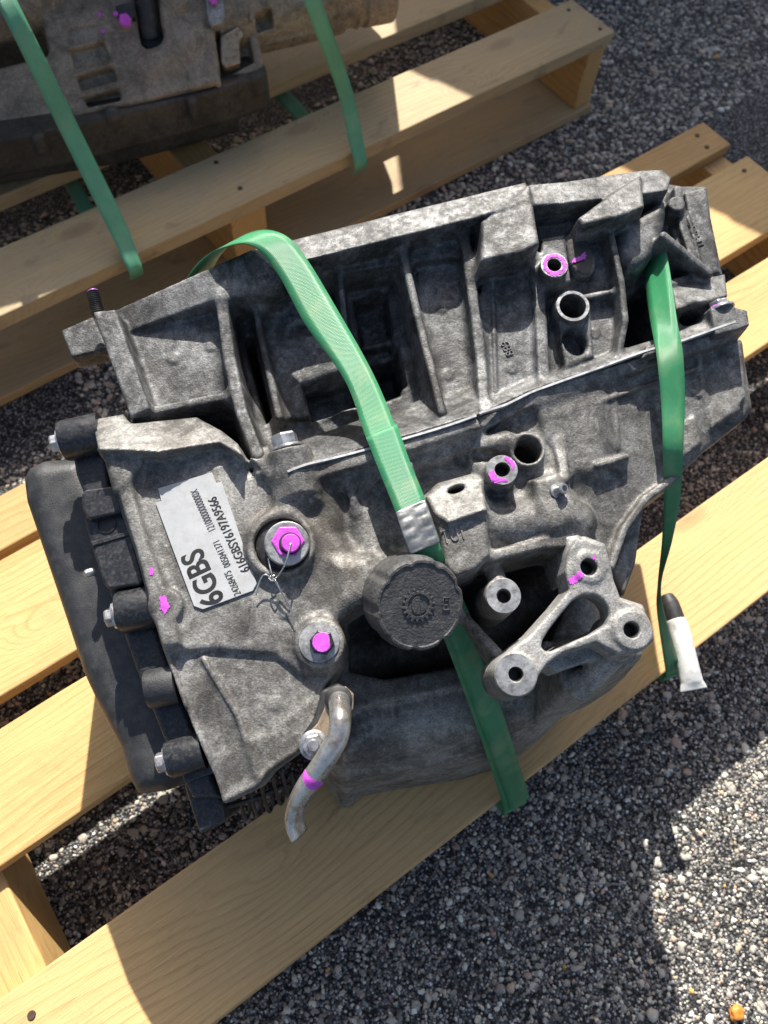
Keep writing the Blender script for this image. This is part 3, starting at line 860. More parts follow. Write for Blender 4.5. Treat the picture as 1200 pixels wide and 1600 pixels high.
# ledge and ear above the label
S.poly([(206, 664, -0.012), (305, 648, -0.012), (348, 676, -0.010), (372, 694, 0.004), (380, 714, 0.014), (338, 684, 0.018), (246, 706, 0.018), (214, 704, 0.018)], 0, -0.06, r=0.0022, k=0.004, dr=0.02)
S.poly([(144, 656, -0.014), (192, 645, -0.014), (208, 668, -0.004), (212, 704, 0.016), (152, 702, 0.016)], 0, -0.06, r=0.0022, k=0.004)
S.poly([(150, 700), (212, 700), (222, 720), (196, 760), (176, 770), (164, 720)], 0.006, -0.05, r=0.004)
S.poly([(168, 722), (192, 720), (236, 860), (262, 930), (300, 1080), (288, 1100), (252, 1005), (212, 858)], 0.0045, -0.05, r=0.003, k=0.006)
S.disc(258, 946, 0.0130, 0.002, -0.05, k=0.004)
S.poly([(300, 1130), (330, 1125), (352, 1150), (356, 1190), (330, 1200)], 0.006, -0.05, r=0.004)
S.poly([(262, 1020), (330, 1012), (430, 1020), (470, 1052), (516, 1050), (486, 1140), (467, 1172), (420, 1205), (402, 1228), (345, 1258), (296, 1126)], -0.009, cut=True, zt=-0.004, r=0.0, k=0.003, dr=0.6)
# joint flange, lower half, bolt towers
S.poly([(392, 716, 0.003), (500, 722, 0.008), (600, 693, 0.008), (746, 653, 0.006), (752, 670, 0.004), (620, 712, 0.004), (500, 746, 0.004), (420, 748, 0.002)], 0, -0.06, r=0.0015, k=0.008)
S.poly([(392, 700, -0.01), (420, 695, -0.012), (428, 742, 0.004), (400, 742, 0.002)], 0, -0.05, r=0.003)
S.tube((450, 704, -0.002), (466, 772, -0.008), 0.0190, 0.0185, cap=False)
S.poly([(428, 742), (484, 730), (500, 780), (450, 800), (436, 790)], 0.004, -0.05, r=0.005, k=0.012)
S.disc(438, 850, 0.0265, 0.004, -0.05, k=0.010)
S.disc(440, 850, 0.0215, -0.004, cut=True, zt=0.004, k=0.002)
S.disc(500, 1005, 0.0185, 0.002, -0.05, k=0.010)
# sunken field in the middle
S.poly([(520, 762), (640, 725), (738, 690), (752, 740), (690, 756), (664, 790), (668, 862), (610, 872), (560, 886), (524, 830)], -0.020, cut=True, zt=0.0, r=0.006, dr=0.35, k=0.012)
S.tube((556, 792, -0.030), (585, 880, -0.024), 0.014, k=0.014)
S.poly([(520, 880), (575, 870), (590, 900), (570, 935), (530, 950)], 0.0, -0.05, r=0.008, k=0.012)
# lug with tapped hole
S.poly([(666, 776, -0.004), (690, 757, -0.008), (734, 742, -0.008), (752, 751, -0.006), (762, 796, 0.016), (700, 818, 0.016), (680, 800, 0.014)], 0, -0.05, r=0.003, k=0.004)
S.poly([(684, 806), (762, 800), (766, 868), (745, 890), (712, 902), (694, 880)], 0.009, -0.05, r=0.004, k=0.004)
S.disc(714, 762, 0.0075, -0.04, cut=True, zt=0.002, ry=0.0035, rot=0.15, k=0.001)
# web right of the lug: bores, bosses, nipple seat
S.poly([(745, 655), (832, 614), (850, 690), (884, 744), (905, 800), (898, 850), (850, 846), (770, 868), (760, 740)], -0.020, -0.07)
S.poly([(748, 652, -0.004), (832, 612, -0.008), (838, 632, -0.010), (750, 674, -0.006)], 0, -0.06)
S.disc(824, 702, 0.0150, -0.008, -0.06, k=0.006)
S.disc(825, 702, 0.0118, -0.10, cut=True, zt=-0.008, k=0.0015)
S.tube((786, 670, -0.014), (818, 652, -0.014), 0.0055, cut=True, k=0.004)
S.tube((752, 700, -0.014), (790, 690, -0.014), 0.009, k=0.006)
S.tube((748, 712, -0.010), (775, 714, -0.010), 0.006, cut=True, k=0.004)
S.disc(784, 735, 0.0128, 0.008, -0.06, k=0.005)
S.disc(785, 733, 0.0060, -0.05, cut=True, zt=0.008, k=0.0012)
S.poly([(762, 768), (800, 768), (806, 786), (768, 796)], -0.07, cut=True, zt=-0.01, r=0.002)
S.tube((765, 822, -0.026), (895, 815, -0.026), 0.022, 0.020, k=0.010)
S.poly([(832, 748), (872, 736), (896, 770), (902, 812), (862, 830), (842, 790)], -0.004, -0.06, r=0.006, k=0.010)
S.rib([(872, 690, -0.018), (884, 745, -0.010)], 0.008, -0.06)
# right-hand wall
S.poly([(830, 614, -0.012), (1143, 512, -0.024), (1164, 532, -0.034), (1173, 640, -0.05), (1162, 656, -0.05), (1105, 700, -0.044), (1060, 744, -0.040), (1010, 780, -0.036),
        (975, 826, -0.034), (958, 872, -0.034), (925, 850, -0.032), (905, 800, -0.028), (885, 740, -0.024), (850, 690, -0.02)], 0, -0.066, r=0.005)
S.poly([(834, 612, -0.008), (1143, 510, -0.014), (1150, 528, -0.020), (1095, 548, -0.018), (960, 592, -0.016), (840, 634, -0.012)], 0, -0.06, k=0.006)
S.poly([(1100, 545), (1158, 530), (1166, 620), (1112, 670)], -0.034, -0.06, k=0.005)
S.poly([(860, 630), (945, 604), (955, 690), (935, 742), (895, 742), (868, 690)], -0.020, -0.06, k=0.012, r=0.008)
S.rib([(935, 726, -0.016), (980, 712, -0.020)], 0.005, -0.06)
S.rib([(1062, 740, -0.034), (1010, 778, -0.028), (976, 826, -0.026), (956, 884, -0.026)], 0.006, -0.07)
S.poly([(978, 826), (1006, 792), (994, 880), (976, 930), (955, 900)], -0.052, -0.10, r=0.004)
# arms across the opening
S.tube((764, 876, -0.02), (782, 918, -0.02), 0.0075, k=0.006)
S.disc(786, 930, 0.0142, 0.0, -0.10, k=0.003)
S.disc(788, 932, 0.0055, -0.03, cut=True, zt=0.0, k=0.001)
S.rib([(728, 965, -0.040), (802, 1046, -0.024)], 0.0075, -0.12)
S.poly([(350, 1180), (420, 1150), (480, 1100), (470, 1165), (420, 1203), (402, 1226), (352, 1250)], -0.01, -0.04, k=0.008)
for x, y, z in ((430, 1100, -0.009), (560, 830, -0.02), (1040, 620, -0.030), (1090, 610, -0.034), (985, 640, -0.028), (910, 650, -0.020)):
    S.disc(x, y, 0.0055, z + 0.0009, z - 0.02, k=0.0006, r=0.0004)
S.rib([(1092, 540, -0.024), (1106, 680, -0.040)], 0.0045, -0.06, k=0.003)
S.rib([(960, 596, -0.018), (965, 700, -0.026)], 0.004, -0.06, k=0.003)
S.rib([(850, 655, -0.016), (952, 622, -0.018), (1090, 575, -0.026)], 0.0035, -0.06, k=0.003)
S.poly([(1112, 590), (1150, 578), (1158, 640), (1124, 662)], -0.034, -0.06, r=0.002)
S.poly([(1020, 690), (1085, 650), (1098, 690), (1050, 730)], -0.034, -0.06, r=0.002)
S.rib([(440, 930, -0.002), (444, 960, -0.002)], 0.006, -0.05, k=0.003)
S.rib([(318, 1030, -0.006), (372, 1120, -0.006), (402, 1215, -0.006)], 0.004, -0.05, k=0.003)
S.rib([(893, 790, -0.006), (899, 830, -0.010), (893, 870, -0.020)], 0.013, -0.10, k=0.006)
S.rib([(770, 868, -0.004), (850, 848, -0.008), (895, 846, -0.010)], 0.008, -0.07, k=0.005)
S.rib([(690, 905, -0.012), (720, 960, -0.030)], 0.009, -0.10, k=0.005)
S.rib([(640, 725, 0.000), (652, 770, -0.010)], 0.005, -0.05, k=0.004)
S.rib([(545, 745, -0.004), (556, 800, -0.012)], 0.006, -0.05, k=0.005)
S.disc(612, 745, 0.006, -0.006, -0.05, k=0.003)
case = part('main_case', S, MAT['case'])

# --- the mass below, resting on the boards (upright walls)
xv = np.array([Xg[0], Xg[1], 0.0]); xv /= np.linalg.norm(xv)
GV = Frame(P0, xv, np.cross((0, 0, 1.0), xv), (0, 0, 1.0))
DK = DECK - P0[2]
S = Solid(GV, *bounds((150, 380, 1160, 1300), DK - 0.005, -0.055, GV), 0.0030)
S.poly([(240, 620), (400, 550), (980, 420), (1030, 520), (985, 640), (940, 790), (925, 860), (840, 930), (690, 960), (540, 950), (430, 1000), (320, 940), (250, 800)], -0.11, -0.42, r=0.01, zu=-0.11)
body = [(532, 1222), (566, 1212), (640, 1200), (735, 1186), (800, 1154), (852, 1104), (878, 1054), (850, 960), (600, 960), (520, 1080)]
S.poly(body, HT, -0.42, zu=DK, r=0.026, dr=0.34, k=0.006, sm=1)
S.poly([(534, 1122), (560, 1108), (640, 1094), (735, 1074), (800, 1048), (862, 1020), (850, 940), (600, 940), (522, 1050)], HT + 0.008, HT - 0.008, zu=HT, r=0.002, k=0.002, sm=1)
for a_, b_ in (((590, 1135), (606, 1196)), ((668, 1128), (680, 1190)), ((806, 1084), (812, 1130))):
    S.tube(a_ + (HT - 0.03,), b_ + (DK + 0.06,), 0.007, 0.007, k=0.012)
S.tube((552, 1172, -0.26), (650, 1160, -0.26), 0.008, k=0.010); S.tube((650, 1160, -0.26), (745, 1142, -0.26), 0.008, k=0.010); S.tube((745, 1142, -0.26), (832, 1090, -0.26), 0.008, k=0.010)
S.poly([(526, 1190), (570, 1196), (560, 1226), (541, 1250)], DK + 0.09, -0.42, zu=DK, r=0.006, dr=0.15)
S.disc(575, 1222, 0.010, DK + 0.05, DK - 0.01, zt=DK)
S.poly([(868, 1018), (930, 984), (988, 984), (1008, 1020), (975, 1042), (928, 1064), (880, 1078)], -0.085, -0.20, zu=-0.085, r=0.004, dr=0.06)
S.rib([(900, 1052, -0.078), (990, 1012, -0.078)], 0.006, -0.15)
S.poly([(545, 965), (620, 905), (720, 880), (880, 830), (892, 920), (862, 1000), (740, 1040), (600, 1064), (545, 1052)], -0.27, cut=True, zt=HT, r=0.006, dr=0.03)
S.tube((560, 1030, -0.23), (700, 1000, -0.24), 0.025, k=0.01)
S.tube((760, 985, -0.24), (870, 900, -0.22), 0.030, k=0.01)
S.above(DECK + 0.0015)
S.tube((596, 1132, -0.185), (606, 1190, -0.30), 0.016, 0.017, k=0.008); S.tube((690, 1116, -0.185), (690, 1176, -0.30), 0.016, 0.017, k=0.008)
S.above(DECK + 0.0015)
low = part('lower_case', S, MAT['low'])

# --- pale mounting bracket with its three eyes
def zi(x, y):                                  # coordinates measured on an enlargement
    return (680 + x / 2.727, 820 + y / 2.727)
S = Solid(G, *bounds((755, 830, 1040, 1110), -0.075, 0.03), 0.0012)
out = [zi(*p) for p in ((600, 62), (640, 60), (722, 84), (745, 140), (762, 232), (792, 314), (888, 346), (934, 490), (872, 540), (780, 548), (690, 500), (545, 545), (480, 590), (436, 650), (345, 728),
                        (262, 690), (250, 620), (330, 525), (402, 472), (512, 350), (572, 275), (556, 200), (570, 110))]
S.poly(out, 0.0, -0.030, r=0.0022, k=0.004)
S.poly([zi(*p) for p in ((592, 48), (640, 46), (726, 80), (740, 120), (640, 110), (596, 96))], -0.010, -0.05, r=0.002)
S.poly([zi(*p) for p in ((780, 306), (886, 340), (905, 380), (800, 350))], -0.010, -0.05, r=0.002)
S.poly([zi(*p) for p in ((612, 292), (705, 302), (750, 370), (722, 438), (545, 515), (478, 545), (446, 512), (500, 425))], -0.08, cut=True, zt=0.0, r=0.0, k=0.003, dr=-0.02, sm=1)
S.poly([zi(*p) for p in ((600, 70), (580, 120), (575, 210), (560, 230), (552, 120))], -0.012, -0.06, r=0.002)
S.disc(*zi(345, 640), 0.0165, 0.007, -0.05, k=0.003)
S.disc(*zi(845, 448), 0.0150, 0.003, -0.06, k=0.005)
S.disc(*zi(660, 180), 0.0120, 0.0015, -0.05, k=0.005)
for p, rr, zt in (((345, 636), 0.0056, 0.007), ((838, 448), 0.0062, 0.003), ((655, 180), 0.0066, 0.0015)):
    S.disc(*zi(*p), rr, -0.045, cut=True, zt=zt, k=0.0010)
S.tube(zi(800, 500) + (-0.03,), zi(620, 700) + (-0.07,), 0.012, 0.010)
S.poly([(884, 838), (904, 836), (908, 868), (896, 892), (886, 872)], -0.008, -0.075, r=0.002)
S.poly([(842, 1030), (880, 1005), (940, 985), (975, 1000), (930, 1030), (870, 1050)], -0.040, -0.075, r=0.002)
bracket = part('mounting_bracket', S, MAT['pale'])

# ------------------------------------------------------------------ fittings of the transmission
def surf_z(sol, x, y):
    i, j = int(round((x - sol.lo[0]) / sol.h)), int(round((y - sol.lo[1]) / sol.h))
    if not (0 <= i < sol.n[0] and 0 <= j < sol.n[1]): return None
    colm = sol.a[i, j]
    k = np.where(colm < 0)[0]
    if len(k) == 0: return None
    k = k[-1]
    if k + 1 >= sol.n[2]: return sol.ax[2][k]
    return sol.ax[2][k] + sol.h * colm[k] / (colm[k] - colm[k + 1])
def decal(name, pts, sol, m, parent, zg=0.0, step=0.0006, ragged=0.0009, seed=1, lift=0.0005, holes=()):
    """a dab of paint lying on a casting: small cells draped on the surface, brush-ragged at the rim"""
    r = np.random.RandomState(seed)
    L = np.array([G.pl(x, y, zg)[:2] for x, y in pts])
    lo, hi = L.min(0) - 0.002, L.max(0) + 0.002
    nx, ny = int((hi[0] - lo[0]) / step) + 2, int((hi[1] - lo[1]) / step) + 2
    X, Y = np.meshgrid(lo[0] + np.arange(nx) * step, lo[1] + np.arange(ny) * step, indexing='ij')
    ph = r.uniform(0, 6, 4)
    wob = ragged * (0.6 * np.sin(X * 2100 + ph[0]) * np.sin(Y * 1700 + ph[1]) + 0.6 * np.sin(X * 4300 + ph[2] + Y * 900) + 0.3 * r.uniform(-1, 1, X.shape))
    d = d_poly(X, Y, L) + wob
    for hx, hy, hr in holes:
        c = G.pl(hx, hy, zg)
        d = np.maximum(d, hr - np.hypot(X - c[0], Y - c[1]) + wob * 0.4)
    ins = d < 0
    vid, V, Fc = -np.ones(X.shape, int), [], []
    def vert(i, j):
        if vid[i, j] < 0:
            z = surf_z(sol, X[i, j], Y[i, j])
            if z is None: return -1
            vid[i, j] = len(V)
            V.append((X[i, j], Y[i, j], z + lift))
        return vid[i, j]
    for i in range(nx - 1):
        for j in range(ny - 1):
            if ins[i, j] and ins[i + 1, j] and ins[i, j + 1] and ins[i + 1, j + 1]:
                q = [vert(i, j), vert(i + 1, j), vert(i + 1, j + 1), vert(i, j + 1)]
                if min(q) >= 0:
                    zz = [V[k][2] for k in q]
                    if max(zz) - min(zz) < 0.004: Fc.append(q)
    if not Fc: return None
    par = list(range(len(V)))                                     # keep the one largest dab
    def find(a):
        while par[a] != a:
            par[a] = par[par[a]]; a = par[a]
        return a
    for q in Fc:
        for k in q[1:]: par[find(k)] = find(q[0])
    rt = [find(q[0]) for q in Fc]
    best = max(set(rt), key=rt.count)
    Fc = [q for q, r_ in zip(Fc, rt) if r_ == best]
    use = sorted({k for q in Fc for k in q})
    mp = {k: i for i, k in enumerate(use)}
    V, Fc = [V[k] for k in use], [[mp[k] for k in q] for q in Fc]
    return mesh_obj(name, V, Fc, m, parent, True, LZ if parent is gear else None)

def basis(ax):
    w = np.array(ax, float); w /= np.linalg.norm(w)
    u = np.cross(w, (0, 0, 1.0) if abs(w[2]) < 0.9 else (1.0, 0, 0)); u /= np.linalg.norm(u)
    return u, np.cross(w, u), w
def lathe(name, c, ax, prof, m, parent, seg=32, smooth=True, rot=0.0, wob=None, bevel=0.0, hollow=False):
    """profile (radius, height) turned about an axis through local point c"""
    u, v, w = basis(ax)
    bm = bmesh.new()
    rings = []
    for ri, (r, h) in enumerate(prof):
        ring = []
        for k in range(seg):
            t = 2 * math.pi * k / seg + rot
            rr = r * (wob(t, ri) if wob else 1.0)
            p = np.asarray(c) + u * rr * math.cos(t) + v * rr * math.sin(t) + w * h
            ring.append(bm.verts.new(p))
        rings.append(ring)
    for a, b in zip(rings, rings[1:]):
        for k in range(seg):
            bm.faces.new((a[k], a[(k + 1) % seg], b[(k + 1) % seg], b[k]))
    if hollow:
        for k in range(seg):
            bm.faces.new((rings[-1][k], rings[-1][(k + 1) % seg], rings[0][(k + 1) % seg], rings[0][k]))
    else:
        bm.faces.new(rings[0][::-1]); bm.faces.new(rings[-1])
    o = bm_obj(name, bm, m, parent, smooth, bevel, 2, LZ if parent is gear else None)
    if smooth:
        try:
            o.data.set_sharp_from_angle(angle=math.radians(38))
        except Exception:
            pass
    return o
def bolt(c, ax, hr=0.0095, hh=0.010, wr=0.0125, name='bolt', m='steel', rot=0.2, tip=None):
    w = lathe(name, c, ax, [(wr * 0.96, 0), (wr, 0.0008), (wr * 0.97, 0.0026), (hr * 0.98, 0.0034)], MAT[m], gear, 28)
    lathe('hex_head', c, ax, [(hr, 0.0030), (hr, 0.003 + hh * 0.85), (hr * 0.86, 0.003 + hh)], MAT[m], w, 6, False, rot, bevel=0.0007)
    if tip:
        lathe('paint_mark', c, ax, [(hr * 0.7, 0.0032 + hh), (hr * 0.68, 0.0038 + hh)], MAT[tip], w, 16)
    return w
def prism(name, pts, z, zb, m, parent, bevel=0.002, seg=3, zu=None, taper=1.0, sm=0, smooth=True):
    L = [G.pl(p[0], p[1], (p[2] if len(p) > 2 else z) if zu is None else zu) for p in pts]
    P = np.array([(l[0], l[1]) for l in L])
    zs = [p[2] if len(p) > 2 else z for p in pts]
    if sm:
        P = smooth_poly(P, sm); zs = [z] * len(P)
    c = P.mean(0)
    bm = bmesh.new()
    top = [bm.verts.new((p[0], p[1], q)) for p, q in zip(P, zs)]
    bot = [bm.verts.new((c[0] + (p[0] - c[0]) * taper, c[1] + (p[1] - c[1]) * taper, zb)) for p in P]
    n = len(P)
    for k in range(n):
        bm.faces.new((top[k], top[(k + 1) % n], bot[(k + 1) % n], bot[k]))
    bm.faces.new(top[::-1]); bm.faces.new(bot)
    o = bm_obj(name, bm, m, parent, False, bevel, seg, LZ if parent is gear else None)
    if smooth:
        o.data.polygons.foreach_set('use_smooth', [True] * len(o.data.polygons))
        o.modifiers['bevel'].harden_normals = True
    return o
def catmull(P, n):
    P = np.asarray(P, float)
    Q = np.vstack([2 * P[0] - P[1], P, 2 * P[-1] - P[-2]])
    out = []
    for i in range(1, len(Q) - 2):
        for k in range(n):
            t = k / n
            a, b, c, d = Q[i - 1], Q[i], Q[i + 1], Q[i + 2]
            out.append(0.5 * (2 * b + (c - a) * t + (2 * a - 5 * b + 4 * c - d) * t * t + (3 * b - a - 3 * c + d) * t ** 3))
    out.append(Q[-2])
    return np.array(out)
def sweep(name, path, rad, m, parent, seg=16, n=8, caps=True, ell=None):
    """round tube along local points; rad may vary"""
    P = catmull(path, n)
    R_ = np.interp(np.linspace(0, 1, len(P)), np.linspace(0, 1, len(rad)), rad) if np.ndim(rad) else np.full(len(P), rad)
    E_ = np.interp(np.linspace(0, 1, len(P)), np.linspace(0, 1, len(ell)), ell) if ell is not None else np.ones(len(P))
    bm = bmesh.new()
    rings, u = [], None
    for i, p in enumerate(P):
        t = P[min(i + 1, len(P) - 1)] - P[max(i - 1, 0)]
        t /= np.linalg.norm(t)
        if u is None:
            u = basis(t)[0]
        u = u - t * np.dot(u, t); u /= np.linalg.norm(u)
        v = np.cross(t, u)
        rings.append([bm.verts.new(p + u * R_[i] * E_[i] * math.cos(a) + v * R_[i] / E_[i] * math.sin(a)) for a in np.linspace(0, 2 * math.pi, seg, endpoint=False)])
    for a, b in zip(rings, rings[1:]):
        for k in range(seg):
            bm.faces.new((a[k], a[(k + 1) % seg], b[(k + 1) % seg], b[k]))
    if caps:
        bm.faces.new(rings[0][::-1]); bm.faces.new(rings[-1])
    return bm_obj(name, bm, m, parent, True, loc=LZ if parent is gear else None)

# --- black side cover on the left end with bosses, connectors, bolts
S = Solid(G, *bounds((10, 690, 370, 1290), -0.23, -0.01), 0.0022)
S.poly([(130, 706), (60, 712), (36, 724), (27, 742), (31, 777), (94, 965), (122, 1052), (150, 1112), (180, 1168), (192, 1214), (208, 1244), (256, 1238), (318, 1200), (262, 1040), (200, 860)],
       -0.060, -0.215, r=0.020, dr=0.0)
part('side_cover', S, MAT['plastic'])
S = Solid(G, *bounds((110, 690, 370, 1270), -0.12, -0.01), 0.0020)
S.poly([(140, 700), (168, 722), (210, 858), (252, 1005), (297, 1128), (345, 1248), (300, 1246), (262, 1170), (214, 1050), (172, 930), (132, 800)], -0.030, -0.10, r=0.004)
S.poly([(112, 705), (160, 690), (168, 724), (172, 775), (138, 790), (118, 740)], -0.022, -0.09, r=0.003)
part('cover_rim', S, MAT['connector'])
def xboss(name, x0, y0, x1, y1, z, r, m='connector'):
    a, b = G.pl(x0, y0, z), G.pl(x1, y1, z)
    h = np.linalg.norm(b - a)
    return lathe(name, b, a - b, [(r, 0), (r, h * 0.9), (r * 0.93, h)], MAT[m], gear, 36)
xboss('cover_boss', 98, 690, 160, 676, -0.018, 0.0172)
xboss('cover_boss', 186, 958, 246, 946, -0.022, 0.0168)
xboss('cover_boss', 230, 1078, 276, 1068, -0.020, 0.0150, 'plastic')
xboss('cover_boss', 262, 1188, 318, 1172, -0.024, 0.0140)
Xn = np.array([-1.0, 0, 0])
for x, y, z in ((98, 690, -0.018), (184, 962, -0.022), (264, 1188, -0.022)):
    bolt(G.pl(x, y, z), Xn, 0.0078, 0.0065, 0.0112)
prism('connector', [(126, 772), (132, 764), (176, 758), (186, 778), (192, 800), (138, 812), (128, 796)], -0.006, -0.09, MAT['connector'], gear, 0.006, 4)
con = prism('connector', [(130, 806), (186, 792), (204, 826), (226, 908), (218, 914), (170, 922), (160, 910), (140, 846)], -0.014, -0.10, MAT['connector'], gear, 0.003, 3)
cr = G.pl(166, 819, -0.0135)
lathe('plug_seal', cr, (0, 0, 1), [(0.0078, -0.004), (0.0078, 0.0004), (0.0066, 0.0008), (0.0062, -0.0004)], MAT['rubber'], con, 28)
prism('latch', [(142, 846), (203, 828), (204, 836), (144, 854)], -0.0125, -0.03, MAT['connector'], con, 0.001, 2)
lathe('clip_pin', G.pl(146, 893, -0.035), (-0.7, -0.2, 0.6), [(0.0035, 0), (0.0035, 0.006), (0.002, 0.008)], MAT['steel'], gear, 14)
plug = prism('connector', [(286, 1222), (334, 1202), (354, 1284), (311, 1304)], -0.042, -0.125, MAT['connector'], gear, 0.003, 3)
prism('plug_collar', [(283, 1208), (336, 1190), (340, 1206), (288, 1226)], -0.026, -0.06, MAT['connector'], plug, 0.002, 2)
for k, (x, y) in enumerate(((372, 1236), (390, 1230), (408, 1224), (426, 1212), (440, 1202))):
    sweep('wire_clip', [G.pl(x, y, -0.05), G.pl(x + 3, y + 16, -0.085), G.pl(x + 12, y + 44, -0.115), G.pl(x + 18, y + 30, -0.12), G.pl(x + 14, y + 4, -0.10)], 0.0016, MAT['rubber'], gear, 8, 6)
sweep('wire_clip', [G.pl(352, 1262, -0.06), G.pl(400, 1246, -0.09), G.pl(446, 1226, -0.10)], 0.002, MAT['rubber'], gear, 8, 6)

# --- bolts, studs and plugs
Yn, Zn = np.array([0, 1.0, 0]), np.array([0, 0, 1.0])
bolt(G.pl(449, 703, 0.001), (-0.03, 1, 0.12), 0.0112, 0.0105, 0.0148, rot=0.35)
bolt(G.pl(1126, 486, -0.014), Yn, 0.0088, 0.006, 0.0125, rot=0.1)
st_a = G.pl(153, 490, -0.020)
th = lathe('stud', st_a, (-0.02, 1, 0.08), [(0.0052 + (0.0005 if k % 2 else -0.0003), k * 0.00085) for k in range(24)] + [(0.0040, 0.0208)], MAT['blacksteel'], gear, 20)
lathe('paint_mark', st_a + np.array([-0.02, 1, 0.08]) * 0.0207, (-0.02, 1, 0.08), [(0.0046, 0), (0.0044, 0.0006)], MAT['pink'], th, 16)
# sensor plug with magenta nut and safety wire
c1 = G.pl(448, 852, -0.003)
ax1 = np.array([0.08, -0.10, 1.0])
lathe('seal_ring', G.pl(441, 850, -0.004), Zn, [(0.0205, 0), (0.0205, 0.003), (0.0190, 0.0038), (0.012, 0.0038)], MAT['blacksteel'], gear, 40)
pl1 = lathe('sensor_plug', c1, ax1, [(0.0165, 0), (0.0172, 0.002), (0.0176, 0.010), (0.0172, 0.0135), (0.0164, 0.0142)], MAT['machined'], gear, 44)
u1 = ax1 / np.linalg.norm(ax1)
lathe('plug_nut', c1 + np.array([0.001, 0.0012, 0]), ax1, [(0.0128, 0.0140), (0.0128, 0.0152), (0.0120, 0.0158)], MAT['pink'], pl1, 6, False, 0.3, bevel=0.0005)
lathe('nut_recess', c1 + np.array([0.0022, -0.0012, 0]), ax1, [(0.0086, 0.0150), (0.0086, 0.0162)], MAT['blacksteel'], pl1, 28)
lathe('plug_pin', c1 + np.array([0.0026, -0.0014, 0]), ax1, [(0.0072, 0.0150), (0.0072, 0.0195), (0.0064, 0.0204)], MAT['pink'], pl1, 24)
ws = c1 + np.array([0.0026, -0.0014, 0]) + u1 * 0.021
wire = sweep('safety_wire', [ws, G.pl(447, 878, 0.018), G.pl(436, 898, 0.010), G.pl(428, 906, 0.006)], 0.00065, MAT['wire'], gear, 8, 8)
for pth in ([(428, 906, 0.006), (424, 895, 0.008), (419, 872, 0.006)], [(428, 906, 0.006), (414, 898, 0.007), (406, 908, 0.005), (400, 930, 0.001)],
            [(428, 906, 0.006), (440, 926, 0.006), (452, 946, 0.004), (460, 976, 0.001)], [(430, 905, 0.007), (438, 922, 0.007), (448, 940, 0.004), (457, 960, 0.002)],
            [(432, 902, 0.009), (426, 908, 0.009), (420, 902, 0.006), (430, 899, 0.005)]):
    sweep('wire_end', [G.pl(*p) for p in pth], 0.0006, MAT['wire'], wire, 8, 8).location = (0, 0, 0)
# lower plug
c2 = G.pl(499, 1004, 0.001)
pl2 = lathe('drain_plug', c2, Zn, [(0.0150, 0), (0.0155, 0.001), (0.0152, 0.0030), (0.0095, 0.0036)], MAT['machined'], gear, 36)
lathe('hex_head', c2 + np.array([0.0022, -0.0010, 0]), Zn, [(0.0098, 0.0030), (0.0096, 0.0085), (0.0080, 0.0092)], MAT['blacksteel'], pl2, 6, False, 0.1, bevel=0.0005)
lathe('paint_mark', c2 + np.array([0.0024, -0.0012, 0]), Zn, [(0.0076, 0.0091), (0.0070, 0.0097)], MAT['pink'], pl2, 18, wob=lambda t, i: 1 - 0.25 * max(0, math.cos(t + 1.7)) ** 6)
# vent nipple
nz = G.pl(868, 768, -0.006)
np_ = lathe('vent_nipple', nz, (0.45, -0.1, 1.0), [(0.0062, 0), (0.0062, 0.002), (0.0044, 0.0026), (0.0040, 0.009), (0.0046, 0.010), (0.0040, 0.0115)], MAT['steel'], gear, 22)
lathe('bore', nz, (0.45, -0.1, 1.0), [(0.0024, 0.0112), (0.0024, 0.0117)], MAT['dark'], np_, 14)  # flat disc painted as the dark opening
# dark spot-faced disc, threads in the eyes
for x, y, z, r in ((866, 414, 0.004, 0.0057), (785, 733, 0.007, 0.0059), (918, 886, 0.0005, 0.0065), (987, 984, 0.002, 0.0061), (806, 1053, 0.006, 0.0055), (788, 932, -0.001, 0.0054)):
    n = 9
    lathe('thread', G.pl(x, y, z) + np.array([0, 0, -0.014]), Zn, [(r * 0.2, -0.002), (r * 0.95, -0.002)] + [(r * (0.98 if k % 2 else 0.86), k * 0.0013) for k in range(n)] + [(r * 1.0, n * 0.0013)] + [(r * (0.85 if k % 2 else 0.97), (n - 1 - k) * 0.0013) for k in range(n)], MAT['thread'], gear, 24)

# machined faces of the bosses
for x, y, z, ri, ro in ((866, 414, 0.0052, 0.0062, 0.0116), (785, 734, 0.0082, 0.0064, 0.0122), (787, 931, 0.0002, 0.0058, 0.0134), (806, 1054, 0.0072, 0.0060, 0.0156), (895, 478, -0.0038, 0.0116, 0.0142)):
    c_ = G.pl(x, y, z)
    lathe('machined_face', c_, Zn, [(ri, -0.0010), (ro, -0.0010), (ro, 0.0002), (ri, 0.0002)], MAT['machined'], gear, 40, hollow=True)

# --- filler cap with gear emblem
cc = G.pl(628, 930, -0.012)
ca = np.array([0.19, -0.36, 0.92]); ca /= np.linalg.norm(ca)
def lobes(t, ri):
    return 1 - (0.055 if 2 <= ri <= 8 else 0.0) * max(0.0, math.cos(9 * t)) ** 3
cap = lathe('filler_cap', cc, ca, [(0.030, 0), (0.0335, 0.004), (0.0352, 0.008), (0.0360, 0.016), (0.0360, 0.026), (0.0358, 0.036), (0.0352, 0.040), (0.0335, 0.043), (0.0318, 0.0432), (0.0308, 0.0424)],
            MAT['capmat'], gear, 144, wob=lobes)
lathe('filler_neck', cc, ca, [(0.026, -0.03), (0.026, 0.004)], MAT['low'], gear, 40)
ct = cc + ca * 0.0424
tr = G.pl(690, 945, 0.02) - G.pl(650, 945, 0.02)
ux = tr - ca * np.dot(tr, ca); ux /= np.linalg.norm(ux)
uy = np.cross(ca, ux)
